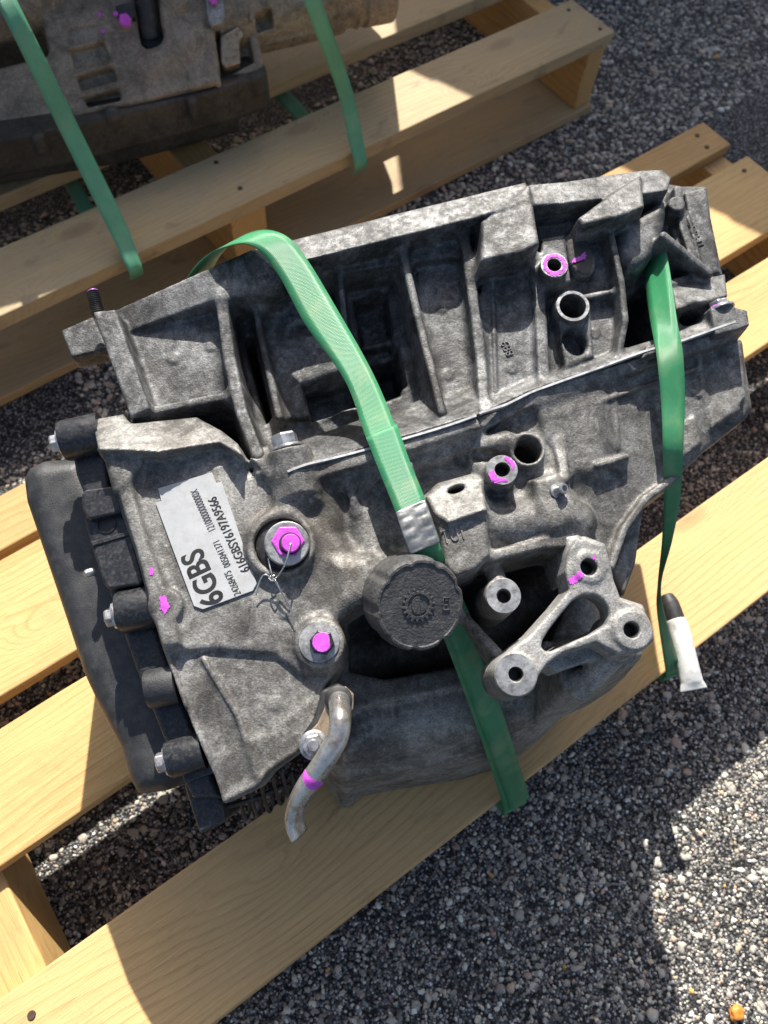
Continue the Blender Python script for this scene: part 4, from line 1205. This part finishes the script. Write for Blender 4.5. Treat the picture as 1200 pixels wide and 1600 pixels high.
def emboss(name, polys, hgt, m, parent, org, ux, uy, uz, loc=(0, 0, 0)):
    bm = bmesh.new()
    for P in polys:
        lo_ = [bm.verts.new(org + ux * a + uy * b - uz * 0.0006) for a, b in P]
        hi_ = [bm.verts.new(org + ux * a + uy * b + uz * hgt) for a, b in P]
        n = len(P)
        for k in range(n):
            bm.faces.new((lo_[k], lo_[(k + 1) % n], hi_[(k + 1) % n], hi_[k]))
        bm.faces.new(hi_); bm.faces.new(lo_[::-1])
    return bm_obj(name, bm, m, parent, False, 0.00025, 2, loc)
gp = []
for k in range(18):                                                   # toothed ring, open in segments like the moulding
    t0, t1 = 2 * math.pi * k / 18, 2 * math.pi * (k + 0.55) / 18
    tm = 2 * math.pi * (k + 1) / 18
    r0, r1, r2 = 0.0086, 0.0106, 0.0128
    P = lambda r, t: (r * math.cos(t), r * math.sin(t))
    gp.append([P(r0, t0), P(r1, t0), P(r2, t0 + 0.04), P(r2, t1 - 0.04), P(r1, t1), P(r1, tm), P(r0, tm)])
emboss('gear_emblem', gp, 0.0011, MAT['capmat'], cap, ct - ux * 0.0015, ux, uy, ca)
dp = [(0.0055 * math.cos(t), 0.0068 * math.sin(t)) for t in np.linspace(math.pi * 0.5, math.pi * 1.5, 12)]
emboss('drop_emblem', [dp + [(0.0012, -0.0060), (0.0012, 0.0060)], [(0.002, -0.006), (0.0045, -0.0055), (0.0062, -0.002), (0.002, -0.001)]], 0.0009, MAT['capmat'], cap, ct - ux * 0.0015, ux, uy, ca)
emboss('maker_mark', [[(0, 0), (0.006, 0), (0.006, 0.001), (0, 0.001)], [(0, 0.0), (0.001, 0.0), (0.001, 0.010), (0, 0.010)], [(0.005, 0), (0.006, 0), (0.006, 0.010), (0.005, 0.010)],
                      [(0.002, 0.0035), (0.0042, 0.0035), (0.0042, 0.0045), (0.002, 0.0045)], [(0.002, 0.007), (0.0042, 0.007), (0.0042, 0.008), (0.002, 0.008)], [(0, 0.009), (0.006, 0.009), (0.006, 0.010), (0, 0.010)]],
       0.0009, MAT['capmat'], cap, ct + ux * 0.0175 - uy * 0.005, ux, uy, ca)

# --- bent cooler tube with its flange plate
fl = prism('tube_flange', [(515, 1082), (524, 1072), (540, 1072), (553, 1084), (552, 1108), (540, 1118), (524, 1132), (514, 1160), (504, 1176), (484, 1180), (474, 1164), (480, 1146), (496, 1130), (506, 1108)], 0.010, -0.004, MAT['bronze'], gear, 0.0012, 2, smooth=False)
prism('seal_block', [(502, 1078), (530, 1066), (545, 1080), (520, 1140), (500, 1182), (474, 1184), (470, 1150), (492, 1120)], 0.001, -0.03, MAT['rubber'], gear, 0.003, 2)
bolt(G.pl(491, 1164, 0.010), Zn, 0.0085, 0.006, 0.0110, name='flange_nut', rot=0.5)
lathe('stud', G.pl(491, 1164, 0.012), Zn, [(0.0045, 0), (0.0045, 0.014), (0.0036, 0.015)], MAT['steel'], gear, 18)
tp = [(529, 1094, 0.002), (530, 1100, 0.020), (532, 1122, 0.034), (528, 1150, 0.036), (514, 1178, 0.034), (497, 1204, 0.028), (478, 1230, 0.020), (464, 1256, 0.012), (460, 1280, 0.006), (468, 1305, 0.002)]
tube = sweep('cooler_tube', [G.pl(*p) for p in tp], [0.0078, 0.0078, 0.0078, 0.0078, 0.0078, 0.0078, 0.0076, 0.0072, 0.0075, 0.0052], MAT['tube'], gear, 22, 8, True, [1, 1, 1, 1, 1, 1, 1, 1.05, 1.25, 1.9])
lathe('tube_seal', G.pl(529, 1093, 0.008), Zn, [(0.0105, 0), (0.0100, 0.005), (0.0085, 0.006)], MAT['rubber'], fl, 28)
pm_ = [np.array(G.pl(*p)) for p in ((502, 1198, 0.0300), (490, 1214, 0.0255), (476, 1233, 0.0195))]
sweep('paint_mark', pm_, [0.0060, 0.0081, 0.0062], MAT['pink'], tube, 20, 6).location = (0, 0, 0)

# --- white identification label
lab = [(247, 763), (331, 738), (338, 755), (346, 753), (401, 912), (395, 923), (317, 952), (303, 947), (243, 786), (252, 783)]
ZL = -0.0022
label = prism('identification_label', lab, ZL, ZL - 0.0035, MAT['paper'], gear, 0.0002, 1, smooth=False)
A0, A1 = G.pl(317, 952, ZL), G.pl(243, 786, ZL)
ta = (A1 - A0); ta[2] = 0; ta /= np.linalg.norm(ta)
tb = np.array([-ta[1], ta[0], 0])                                    # up of the letters
def text_mesh(name, body, m, parent, start, length, height, ux, uy, uz, lift=0.0003, thick=0.0, bold=0.0):
    cu = bpy.data.curves.new(name, 'FONT')
    cu.body = body
    cu.offset = bold
    tmp = bpy.data.objects.new(name, cu)
    link(tmp)
    dg = bpy.context.evaluated_depsgraph_get()
    me = bpy.data.meshes.new_from_object(tmp.evaluated_get(dg))
    bpy.data.objects.remove(tmp)
    n = len(me.vertices)
    co = np.zeros(n * 3); me.vertices.foreach_get('co', co); co = co.reshape(-1, 3)
    lo, hi = co.min(0), co.max(0)
    x = (co[:, 0] - lo[0]) / (hi[0] - lo[0]) * length
    y = (co[:, 1] - lo[1]) / (hi[1] - lo[1]) * height
    W = start + x[:, None] * ux + y[:, None] * uy + lift * uz
    me.vertices.foreach_set('co', W.astype(np.float32).ravel())
    me.materials.clear()
    o = fin(name, me, m, parent, False, LZ if parent is gear else None)
    if thick:
        sd = o.modifiers.new('solid', 'SOLIDIFY'); sd.thickness = thick; sd.offset = 0
    return o
ppm = 1.0 / np.linalg.norm(G.pl(700, 800, 0) - G.pl(600, 800, 0)) * 100     # pixels per metre on the face
def lt(body, x, y, ln, ht, bold=0.0):
    text_mesh('lettering', body, MAT['ink'], label, G.pl(x, y, ZL), ln / ppm, ht / ppm, ta, tb, Zn, bold=bold)
lt('6GBS', 352, 936, 90, 37, 0.02)
lt('24268475', 377, 927, 40, 11)
lt('005041371', 361, 883, 44, 11)
lt('12100000000000X', 337, 826, 72, 12)
lt('616GBSY6197A9566', 391, 890, 130, 15, 0.015)
text_mesh('cast_number', '889', MAT['bell'], gear, G.pl(804, 553, -0.0186), 0.0145, 0.0075, np.array([-0.15, 0.98, 0]), np.array([-0.98, -0.15, 0]), Zn, 0.0002, 0.001)
text_mesh('cast_number', 'TU1', MAT['case'], gear, G.pl(693, 850, 0.0094), 0.017, 0.011, np.array([1.0, 0, 0]), np.array([0, 1.0, 0]), Zn, 0.0002, 0.001)
text_mesh('cast_number', '1M885', MAT['bell'], gear, G.pl(1100, 382, -0.0396), 0.026, 0.006, np.array([-0.1, 0.99, 0]), np.array([-0.99, -0.1, 0]), Zn, 0.0002, 0.001)

# --- paint dabs on the castings
def arc(x, y, r0, a0, a1, sx=1.0):
    n = 14
    return [(x + r0 * math.cos(t) * sx, y + r0 * math.sin(t)) for t in np.linspace(a0, a1, n)]
decal('spot_face', [(905 + 21 * math.cos(t) + 4 * math.sin(t), 397 + 41 * math.sin(t)) for t in np.linspace(0, 2 * math.pi, 28, endpoint=False)], SOL['bell'], MAT['oval'], gear, -0.014, ragged=0.0001, lift=0.0008)
decal('paint_mark', arc(867, 413, 21, 0, 2 * math.pi)[:-1], SOL['bell'], MAT['pink'], gear, 0.005, seed=2, holes=((866, 414, 0.0062),), ragged=0.0026, lift=0.0009)
decal('paint_mark', [(893, 404), (905, 400), (914, 392), (918, 398), (914, 406), (904, 409), (893, 412)], SOL['bell'], MAT['pink'], gear, -0.012, seed=3, lift=0.0022)
decal('paint_mark', [(762, 738), (772, 732), (776, 745), (790, 748), (797, 756), (776, 757), (764, 750)], SOL['case'], MAT['pink'], gear, 0.008, seed=4, lift=0.0009, holes=((785, 733, 0.0063),))
decal('paint_mark', [(786, 712), (802, 713), (807, 724), (800, 738), (797, 728), (790, 722)], SOL['case'], MAT['pink'], gear, 0.008, seed=5, lift=0.0009, ragged=0.0004, holes=((785, 733, 0.0063),))
decal('paint_mark', [(889, 914), (886, 905), (906, 890), (916, 898), (898, 914)], SOL['bracket'], MAT['pink'], gear, 0.0, seed=6, holes=((918, 886, 0.0068),))
decal('paint_mark', [(922, 872), (928, 866), (931, 880), (931, 893), (925, 884)], SOL['bracket'], MAT['pink'], gear, 0.0, seed=7, ragged=0.0003, holes=((918, 886, 0.0068),))
decal('paint_mark', [(248, 930), (258, 928), (264, 944), (266, 950), (256, 961), (249, 950)], SOL['case'], MAT['pink'], gear, 0.006, seed=8)
decal('paint_mark', [(233, 888), (238, 884), (241, 893), (240, 901), (234, 899)], SOL['case'], MAT['pink'], gear, 0.004, seed=9, ragged=0.0003)
decal('paint_mark', [(1108, 476), (1128, 470), (1132, 475), (1112, 482)], SOL['bell'], MAT['pink'], gear, -0.006, seed=10)

# --- bright gasket edge in the joint
gk = [(450, 739, 0.010), (475, 729, 0.010), (501, 719, 0.010), (583, 697, 0.010), (630, 684, 0.010), (700, 664, 0.009), (744, 650, 0.007)]
def gasket(pts, hw, S1, S2):
    P = catmull([G.pl(*p) for p in pts], 10)
    V, Fc, ZZ = [], [], []
    for p in P:
        zz = [surf_z(S_, p[0], p[1] + d) for S_ in (S1, S2) for d in (-0.002, 0.002)]
        zz = [q for q in zz if q is not None]
        z = max(zz) if zz else p[2]
        ZZ.append(min(max(z, p[2] - 0.012), p[2] + 0.006))
    ZZ = np.array(ZZ)
    pad_ = np.pad(ZZ, 4, 'edge')
    ZZ = np.convolve(np.array([pad_[i:i + 9].max() for i in range(len(ZZ))]), np.ones(1), 'same')
    ZZ = np.convolve(np.pad(ZZ, 4, 'edge'), np.ones(9) / 9, 'valid')
    for p, z in zip(P, ZZ):
        b = len(V)
        V += [(p[0], p[1] - hw, z - 0.004), (p[0], p[1] - hw, z + 0.0006), (p[0], p[1] + hw, z + 0.0006), (p[0], p[1] + hw, z - 0.004)]
        if b:
            for k in range(3):
                Fc.append((b - 4 + k, b + k, b + k + 1, b - 3 + k))
    mesh_obj('gasket', V, Fc, MAT['gasket'], gear, False, LZ)
gasket(gk, 0.0009, SOL['bell'], SOL['case'])
gasket([(744, 650, 0.002), (790, 631, 0.0), (830, 612, -0.004), (860, 600, -0.004), (967, 563, -0.006), (1023, 547, -0.008), (1067, 533, -0.010), (1143, 509, -0.014)], 0.0009, SOL['bell'], SOL['case'])

# ------------------------------------------------------------------ straps
def ribbon(name, rows, m, parent, n=8, th=0.0009, minv=None):
    """flat band through pairs of edge points (world)"""
    Lp, Rp = catmull([r[0] for r in rows], n), catmull([r[1] for r in rows], n)
    cols = 4
    V, Fc, UV = [], [], []
    s = 0.0
    for i in range(len(Lp)):
        if i: s += np.linalg.norm((Lp[i] + Rp[i]) / 2 - (Lp[i - 1] + Rp[i - 1]) / 2)
        for k in range(cols + 1):
            V.append(Lp[i] + (Rp[i] - Lp[i]) * k / cols)
            UV.append((k / cols, s / 0.0185))
        if i:
            b = i * (cols + 1)
            for k in range(cols):
                Fc.append((b - cols - 1 + k, b - cols + k, b + k + 1, b + k))
    me = bpy.data.meshes.new(name)
    o0 = np.array(parent.matrix_world.translation) if parent else np.zeros(3)
    me.from_pydata([tuple(v - o0) for v in V], [], Fc)
    uvl = me.uv_layers.new(name='UVMap')
    for p in me.polygons:
        for li in p.loop_indices:
            uvl.data[li].uv = UV[me.loops[li].vertex_index]
    o = fin(name, me, m, parent, True)
    sd = o.modifiers.new('solid', 'SOLIDIFY'); sd.thickness = th; sd.offset = 0
    return o
def g(x, y, z): return G.w(G.pl(x, y, z))
def Wp(x, y, z): return at(x, y, z)
def strap_root(p, label):
    r = empty('strap', Matrix.Translation(p))
    tag(r, label, 'strap', 'green packing straps')
    return r
r1 = strap_root(Wp(803, 1252, DECK), 'green strap with steel seal over the middle of the grey transmission beside its filler cap')
e14 = (Wp(787, 1262, DECK + 0.002), Wp(820, 1243, DECK + 0.002))
rows = [(g(250, 560, -0.30), g(285, 545, -0.30)), (g(268, 500, -0.16), g(312, 480, -0.16)), (g(290, 440, -0.05), g(336, 412, -0.05)), (g(318, 404, -0.012), g(368, 376, -0.012)), (g(352, 386, 0.010), g(408, 360, 0.008)), (g(394, 384, 0.020), g(447, 369, 0.020)), (g(435, 430, 0.017), g(478, 403, 0.017)),
        (g(477, 507, 0.013), g(519, 470, 0.013)), (g(539, 595, 0.010), g(580, 578, 0.010)), (g(573, 687, 0.014), g(619, 668, 0.014)), (g(618, 799, 0.019), g(663, 781, 0.019)),
        (g(642, 866, 0.018), g(687, 850, 0.018)), (g(668, 930, -0.018), g(711, 912, -0.018)), (g(692, 994, -0.056), g(733, 978, -0.056)), (g(718, 1062, -0.084), g(757, 1047, -0.084)),
        (g(760, 1180, -0.160), g(793, 1165, -0.160)), e14, (e14[0] + [0, -0.004, -0.012], e14[1] + [0, -0.004, -0.012]), (e14[0] + [0, 0.004, -0.026], e14[1] + [0, 0.004, -0.026]), (e14[0] + [0, 0.10, -0.030], e14[1] + [0, 0.10, -0.030])]
ribbon('band', rows, MAT['strap'], r1)
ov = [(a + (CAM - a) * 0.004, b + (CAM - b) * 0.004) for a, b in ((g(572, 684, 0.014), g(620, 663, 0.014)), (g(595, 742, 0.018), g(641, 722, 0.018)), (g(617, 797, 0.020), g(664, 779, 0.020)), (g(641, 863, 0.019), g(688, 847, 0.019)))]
ribbon('overlap', ov, MAT['strapshade'], r1)
sh = lambda p: p - (p - CAM) * 0.004
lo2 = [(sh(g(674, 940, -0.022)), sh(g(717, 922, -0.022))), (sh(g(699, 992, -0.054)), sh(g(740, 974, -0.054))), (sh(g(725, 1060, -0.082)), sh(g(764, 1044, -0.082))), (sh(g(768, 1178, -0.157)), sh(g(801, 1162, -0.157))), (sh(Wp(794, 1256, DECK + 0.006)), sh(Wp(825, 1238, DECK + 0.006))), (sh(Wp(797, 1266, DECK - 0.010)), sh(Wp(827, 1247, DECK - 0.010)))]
ribbon('strap_tail', lo2, MAT['strapshade'], r1)
cl = [(a + (CAM - a) * 0.008, b + (CAM - b) * 0.008) for a, b in ((g(617, 800, 0.020), g(665, 780, 0.020)), (g(624, 822, 0.021), g(673, 801, 0.021)), (g(632, 845, 0.021), g(681, 825, 0.021)), (g(641, 867, 0.020), g(688, 847, 0.020)))]
seal = ribbon('seal', cl, MAT['clip'], r1, 8, 0.0014)
dm = seal.modifiers.new('sub', 'SUBSURF'); dm.levels = dm.render_levels = 1
for v in seal.data.vertices:                                        # crimp dents
    ph = v.index // 5
    kx = v.index % 5
    v.co += Vector(((P0 - CAM) / np.linalg.norm(P0 - CAM))) * (0.0010 * max(0, math.sin(ph * 1.1 + kx * 1.9)) * (0.4 + 0.6 * (kx in (1, 3))))
r2 = strap_root(Wp(1050, 1045, DECK), 'green strap twisting down the right end of the grey transmission')
f9 = (Wp(1040, 1050, DECK + 0.002), Wp(1062, 1041, DECK + 0.002))
rows = [(g(985, 330, -0.13), g(1020, 320, -0.14)), (g(1000, 395, -0.06), g(1034, 362, -0.03)), (g(1008, 440, -0.030), g(1046, 420, -0.006)), (g(1016, 500, -0.012), g(1058, 500, 0.004)), (g(1026, 557, 0.000), g(1067, 553, 0.002)), (g(1033, 630, -0.008), g(1070, 628, -0.008)),
        (g(1036, 707, -0.018), g(1067, 705, -0.018)), (g(1037, 780, -0.055), g(1063, 778, -0.052)), (g(1034, 850, -0.100), g(1050, 846, -0.090)), (g(1028, 915, -0.160), g(1033, 910, -0.140)), (g(1027, 960, -0.205), g(1038, 958, -0.198)), f9,
        (f9[0] + [0, -0.004, -0.012], f9[1] + [0, -0.004, -0.012]), (f9[0] + [0, 0.004, -0.026], f9[1] + [0, 0.004, -0.026]), (f9[0] + [0, 0.10, -0.03], f9[1] + [0, 0.10, -0.03])]
ribbon('band', rows, MAT['strap'], r2)

# white and black sleeve end lying over the board edge
hose = empty('sleeve', Matrix.Translation(Wp(1050, 940, DECK)))
tag(hose, 'white and black sleeve with a flared pinched end poking past the front board edge', 'sleeve')
def hs(name, pts, rad, m, ell=None, parent=hose):
    o = sweep(name, [Wp(*p) - np.array(hose.matrix_world.translation) for p in pts], rad, m, parent, 20, 8, True, ell)
    return o
hs('black_end', [(1041, 932, DECK + 0.016), (1046, 944, DECK + 0.017), (1053, 962, DECK + 0.017), (1060, 980, DECK + 0.017)], [0.0085, 0.0112, 0.0112, 0.0108], MAT['rubber'])
wt = hs('white_tube', [(1056, 970, DECK + 0.017), (1062, 988, DECK + 0.017), (1070, 1020, DECK + 0.016), (1077, 1050, DECK + 0.014), (1081, 1066, DECK + 0.012), (1084, 1078, DECK + 0.010)],
   [0.0118, 0.0122, 0.0122, 0.0120, 0.0100, 0.0075], MAT['white'], [1, 1, 1, 1.05, 1.35, 2.2])

# ------------------------------------------------------------------ brown transmission on the far pallet
zr = 0.36
o2 = at(190, 90, zr)
x2 = at(390, 42, zr) - o2; x2[2] = 0; x2 /= np.linalg.norm(x2)
z2 = np.array([0, 0, 1.0]); y2 = np.cross(z2, x2)
G2 = Frame(o2, x2, y2, z2)                                           # upright axes: pan, added shading mass behind
b2 = at(190, 180, DECK)
rear = empty('transmission', Frame(b2, x2, y2, z2).mat())
tag(rear, 'brown dirty transmission with black oil pan on the far pallet behind', 'transmission', 'transmissions on pallets')
RO = tuple(G2.R @ (o2 - b2))
o3 = at(190, 168, 0.268)
dq = CAM - o3; dq = dq[:2] / np.hypot(*dq[:2])
tq = math.radians(36)
z3 = np.array([dq[0] * math.sin(tq), dq[1] * math.sin(tq), math.cos(tq)])
q3 = ray(270, 146)
x3 = CAM + q3 * (np.dot(o3 - CAM, z3) / np.dot(q3, z3)) - o3; x3 /= np.linalg.norm(x3)
G3 = Frame(o3, x3, np.cross(z3, x3), z3)                              # axes of its sloping side
def to2(P): return G2.l(G3.w(P))
def B2(px, z0, z1, fr=None):
    fr = fr or G2
    c = np.array([fr.pl(x, y, z) for x in (px[0], px[2]) for y in (px[1], px[3]) for z in (z0, z1)])
    lo, hi = c.min(0), c.max(0); lo[2], hi[2] = z0, z1
    return lo, hi
zd = DECK - zr
S = Solid(G3, *B2((-110, -90, 430, 235), -0.09, 0.04, G3), 0.0024)
S.poly([(62, 8), (56, -90), (345, -90), (345, 100), (330, 130), (170, 174), (118, 186), (95, 150), (78, 80)], 0.0, -0.09, r=0.006, k=0.008, dr=0.12)
S.poly([(-110, 130), (0, 104), (78, 84), (124, 186), (0, 214), (-110, 236)], -0.006, -0.09, r=0.006, k=0.010)
S.poly([(330, -60), (392, -80), (400, 40), (412, 100), (400, 116), (335, 132)], -0.022, -0.09, r=0.004)
S.tube((-110, 34, -0.030), (70, -6, -0.030), 0.046, 0.046, k=0.006)
S.poly([(-100, 92), (0, 68), (66, 60), (74, 88), (0, 106), (-100, 130)], -0.055, cut=True, zt=-0.01, r=0.004)
# stepped ladder of cells
for cell, fl_ in ((((105, 46), (148, 37), (157, 57), (108, 69)), -0.004), (((110, 80), (162, 67), (172, 92), (117, 108)), -0.008), (((120, 120), (176, 105), (183, 126), (127, 142)), -0.012), (((131, 154), (186, 140), (190, 160), (138, 172)), -0.014)):
    S.poly(list(cell), fl_, cut=True, zt=0.0, r=0.001, k=0.003)
for a_, b_ in (((104, 76), (161, 61)), ((114, 117), (176, 99)), ((126, 150), (185, 135))):
    S.rib([a_ + (0.005,), b_ + (0.005,)], 0.0045, -0.05, k=0.003)
# hose channel, boss, cells to the right
S.poly([(210, -60), (244, -60), (248, 20), (260, 66), (246, 80), (222, 76), (214, 40)], -0.032, cut=True, zt=0.0, r=0.004, k=0.008, sm=1)
S.disc(192, 30, 0.012, 0.006, -0.04, k=0.005)
S.tube((262, -20, -0.004), (280, 6, -0.004), 0.016, k=0.008)
S.rib([(327, 50, 0.004), (334, 92, 0.003), (342, 130, 0.0)], 0.006, -0.06, k=0.004)
S.rib([(326, 50, 0.004), (392, 28, 0.0), (388, -40, 0.0)], 0.005, -0.06, k=0.004)
S.poly([(334, 54), (386, 38), (398, 96), (346, 122)], -0.045, cut=True, zt=-0.02, r=0.003)
for x, y in ((160, 10), (285, 92), (255, 128), (60, 150), (20, 130)):
    S.disc(x, y, 0.006, 0.0012 if x > 100 else -0.0048, -0.03, k=0.001)
S.tube((230, 110, -0.010), (310, 60, -0.008), 0.016, k=0.016)
S.rib([(120, 176, 0.004), (240, 150, 0.004), (338, 124, 0.002)], 0.006, -0.06, k=0.006)
S.skin('case', MAT['rear'], rear, RO, G2)
S = Solid(G3, *B2((360, -90, 640, 110), -0.13, 0.03, G3), 0.0028)
S.tube((330, 30, -0.050), (570, -30, -0.050), 0.052, 0.058, cap=False)
S.tube((556, -28, -0.050), (600, -38, -0.050), 0.064, 0.066, cap=False)
S.rib([(395, 70, -0.040), (470, 52, -0.040), (560, 30, -0.040)], 0.008, -0.07, k=0.006)
S.poly([(398, 18), (424, 10), (430, 34), (402, 42)], -0.03, cut=True, zt=0.0, r=0.003)
S.disc(556, 40, 0.012, -0.07, cut=True, zt=-0.03)
S.tube((470, 10, -0.006), (560, -12, -0.006), 0.008, k=0.006)
S.skin('tail_housing', MAT['rear'], rear, RO, G2)
def pixw(P):
    c = M @ (np.array(P, float) - CAM)
    return (c[0] / c[2] * FPX + 600, c[1] / c[2] * FPX + 800)
S = Solid(G2, G2.l((0.0, 1.62, 0)) * [1, 0, 0] + [-0.32, -0.14, -0.06], G2.l((1.05, 1.2, 0)) * [1, 0, 0] + [0.10, 0.50, 0.275], 0.006)
S.poly([pixw((x, y, zr + 0.2)) for x, y in ((-0.10, 1.34), (0.55, 1.25), (0.90, 1.225), (0.965, 1.26), (0.97, 1.42), (0.85, 1.52), (0.40, 1.55), (-0.08, 1.56))], 0.255, -0.05, zu=0.2, r=0.04, dr=0.02, sm=1)
S.skin('bell_housing', MAT['rear'], rear, RO)  # unseen mass, added and stretched to throw shade over the far pallet
S2 = Solid(G2, *B2((-170, -60, 480, 300), zd, -0.06), 0.0032)
S2.poly([(-150, 258), (0, 226), (120, 202), (240, 172), (342, 145), (414, 122), (416, 108), (396, 98), (300, 20), (-150, 20)], -0.092, -0.150, zu=-0.098, r=0.002)
S2.poly([(-150, 290), (0, 262), (182, 232), (300, 206), (366, 186), (372, 150), (300, 50), (-150, 50)], -0.11, zd, zu=zd + 0.01, r=0.006, dr=0.12)
S2.rib([(-120, 268, -0.150), (0, 244, -0.150), (180, 214, -0.150), (366, 166, -0.150)], 0.006, zd, k=0.006)
S2.tube((176, 180, -0.094), (184, 214, -0.140), 0.013, 0.014, k=0.004)
for x, y in ((60, 214), (300, 158), (400, 120)):
    S2.disc(x, y, 0.009, -0.088, -0.118, zt=-0.092, k=0.006)
S2.above(DECK + 0.0012)
S2.skin('oil_pan', MAT['reardark'], rear, RO)
def lathe2(name, c, ax, prof, m, seg=20, parent=rear, smooth=True):
    A = to2(np.asarray(c)); B = to2(np.asarray(c) + np.asarray(ax, float))
    o = lathe(name, A, B - A, prof, m, parent, seg, smooth)
    o.location = RO if parent is rear else (0, 0, 0)
    return o
def prism3(name, pts, z, zb, m, bevel=0.002):
    bm = bmesh.new()
    L = [G3.pl(x, y, z) for x, y in pts]
    top = [bm.verts.new(to2(l)) for l in L]
    bot = [bm.verts.new(to2((l[0], l[1], zb))) for l in L]
    n = len(L)
    for k in range(n):
        bm.faces.new((top[k], top[(k + 1) % n], bot[(k + 1) % n], bot[k]))
    bm.faces.new(top[::-1]); bm.faces.new(bot)
    return bm_obj(name, bm, m, rear, False, bevel, 3, RO)
prism3('sensor_block', [(180, 8), (206, 2), (212, 26), (184, 32)], 0.014, -0.01, MAT['rubber'])
lathe2('bolt', G3.pl(195, 33, 0.010), (0.05, -0.25, 1), [(0.0095, 0), (0.0095, 0.007), (0.0075, 0.009)], MAT['pink'], 6, smooth=False)
lathe2('paint_mark', G3.pl(181, 22, 0.014), (0, 0, 1), [(0.0035, 0), (0.003, 0.002)], MAT['pink'], 10)
lathe2('paint_mark', G3.pl(156, 23, 0.0), (0, 0, 1), [(0.003, 0), (0.0028, 0.0012)], MAT['pink'], 9)
lathe2('paint_mark', G3.pl(161, 49, 0.0), (0, 0, 1), [(0.003, 0), (0.0028, 0.0012)], MAT['pink'], 9)
hp = [to2(G3.pl(x, y, z)) for x, y, z in ((216, -60, 0.012), (224, -6, 0.004), (230, 30, -0.006), (235, 60, -0.018))]
sweep('hose', hp, [0.013, 0.013, 0.013, 0.014], MAT['rubber'], rear, 18, 8).location = RO
lathe2('hose_collar', G3.pl(236, 62, -0.03), (0, -0.1, 1), [(0.017, 0), (0.017, 0.012), (0.014, 0.014)], MAT['rubber'], 26)
prism3('clamp_tab', [(319, -20), (346, -26), (352, 28), (346, 36), (330, 40), (325, 30)], 0.016, -0.01, MAT['pale'], 0.002)
lathe2('bolt', G3.pl(333, 0, 0.016), (0, 0, 1), [(0.007, 0), (0.007, 0.005), (0.0055, 0.006)], MAT['pink'], 6, smooth=False)
prism3('side_lug', [(344, 56), (362, 46), (372, 40), (381, 52), (374, 66), (376, 98), (352, 106), (345, 96)], -0.008, -0.05, MAT['bronze'], 0.003)

def rear_strap(label, rows, under):
    r = strap_root(rows[-1][0], label)
    e = rows[-1]
    rows = rows + [(e[0] + [0, -0.004, -0.014], e[1] + [0, -0.004, -0.014]), (e[0] + [0, 0.004, -0.030], e[1] + [0, 0.004, -0.030])]
    ribbon('band', rows, MAT['strapold'], r)
    ribbon('under_run', under, MAT['strapold'], r)
rear_strap('faded green strap crossing the left side of the brown transmission',
           [(Wp(-70, -120, 0.47), Wp(-42, -130, 0.47)), (Wp(-2, 10, 0.44), Wp(26, 0, 0.44)), (Wp(98, 214, 0.30), Wp(124, 200, 0.30)), (Wp(170, 360, 0.20), Wp(196, 348, 0.20)), (Wp(198, 418, DECK + 0.002), Wp(219, 408, DECK + 0.002))],
           [(Wp(60, 210, 0.118), Wp(84, 204, 0.118)), (Wp(94, 276, 0.118), Wp(116, 270, 0.118)), (Wp(124, 332, 0.118), Wp(146, 324, 0.118)), (Wp(170, 420, 0.118), Wp(192, 410, 0.118))])
rear_strap('faded green strap over the tail of the brown transmission, nearer the pallet corner',
           [(Wp(440, -110, 0.46), Wp(468, -116, 0.46)), (Wp(474, 0, 0.40), Wp(500, -6, 0.40)), (Wp(526, 140, 0.26), Wp(548, 132, 0.26)), (Wp(545, 220, 0.19), Wp(566, 212, 0.19)), (Wp(553, 252, DECK + 0.002), Wp(572, 242, DECK + 0.002))],
           [(Wp(380, 90, 0.118), Wp(400, 78, 0.118)), (Wp(420, 142, 0.118), Wp(438, 128, 0.118)), (Wp(456, 182, 0.118), Wp(476, 168, 0.118)), (Wp(500, 240, 0.118), Wp(520, 226, 0.118))])
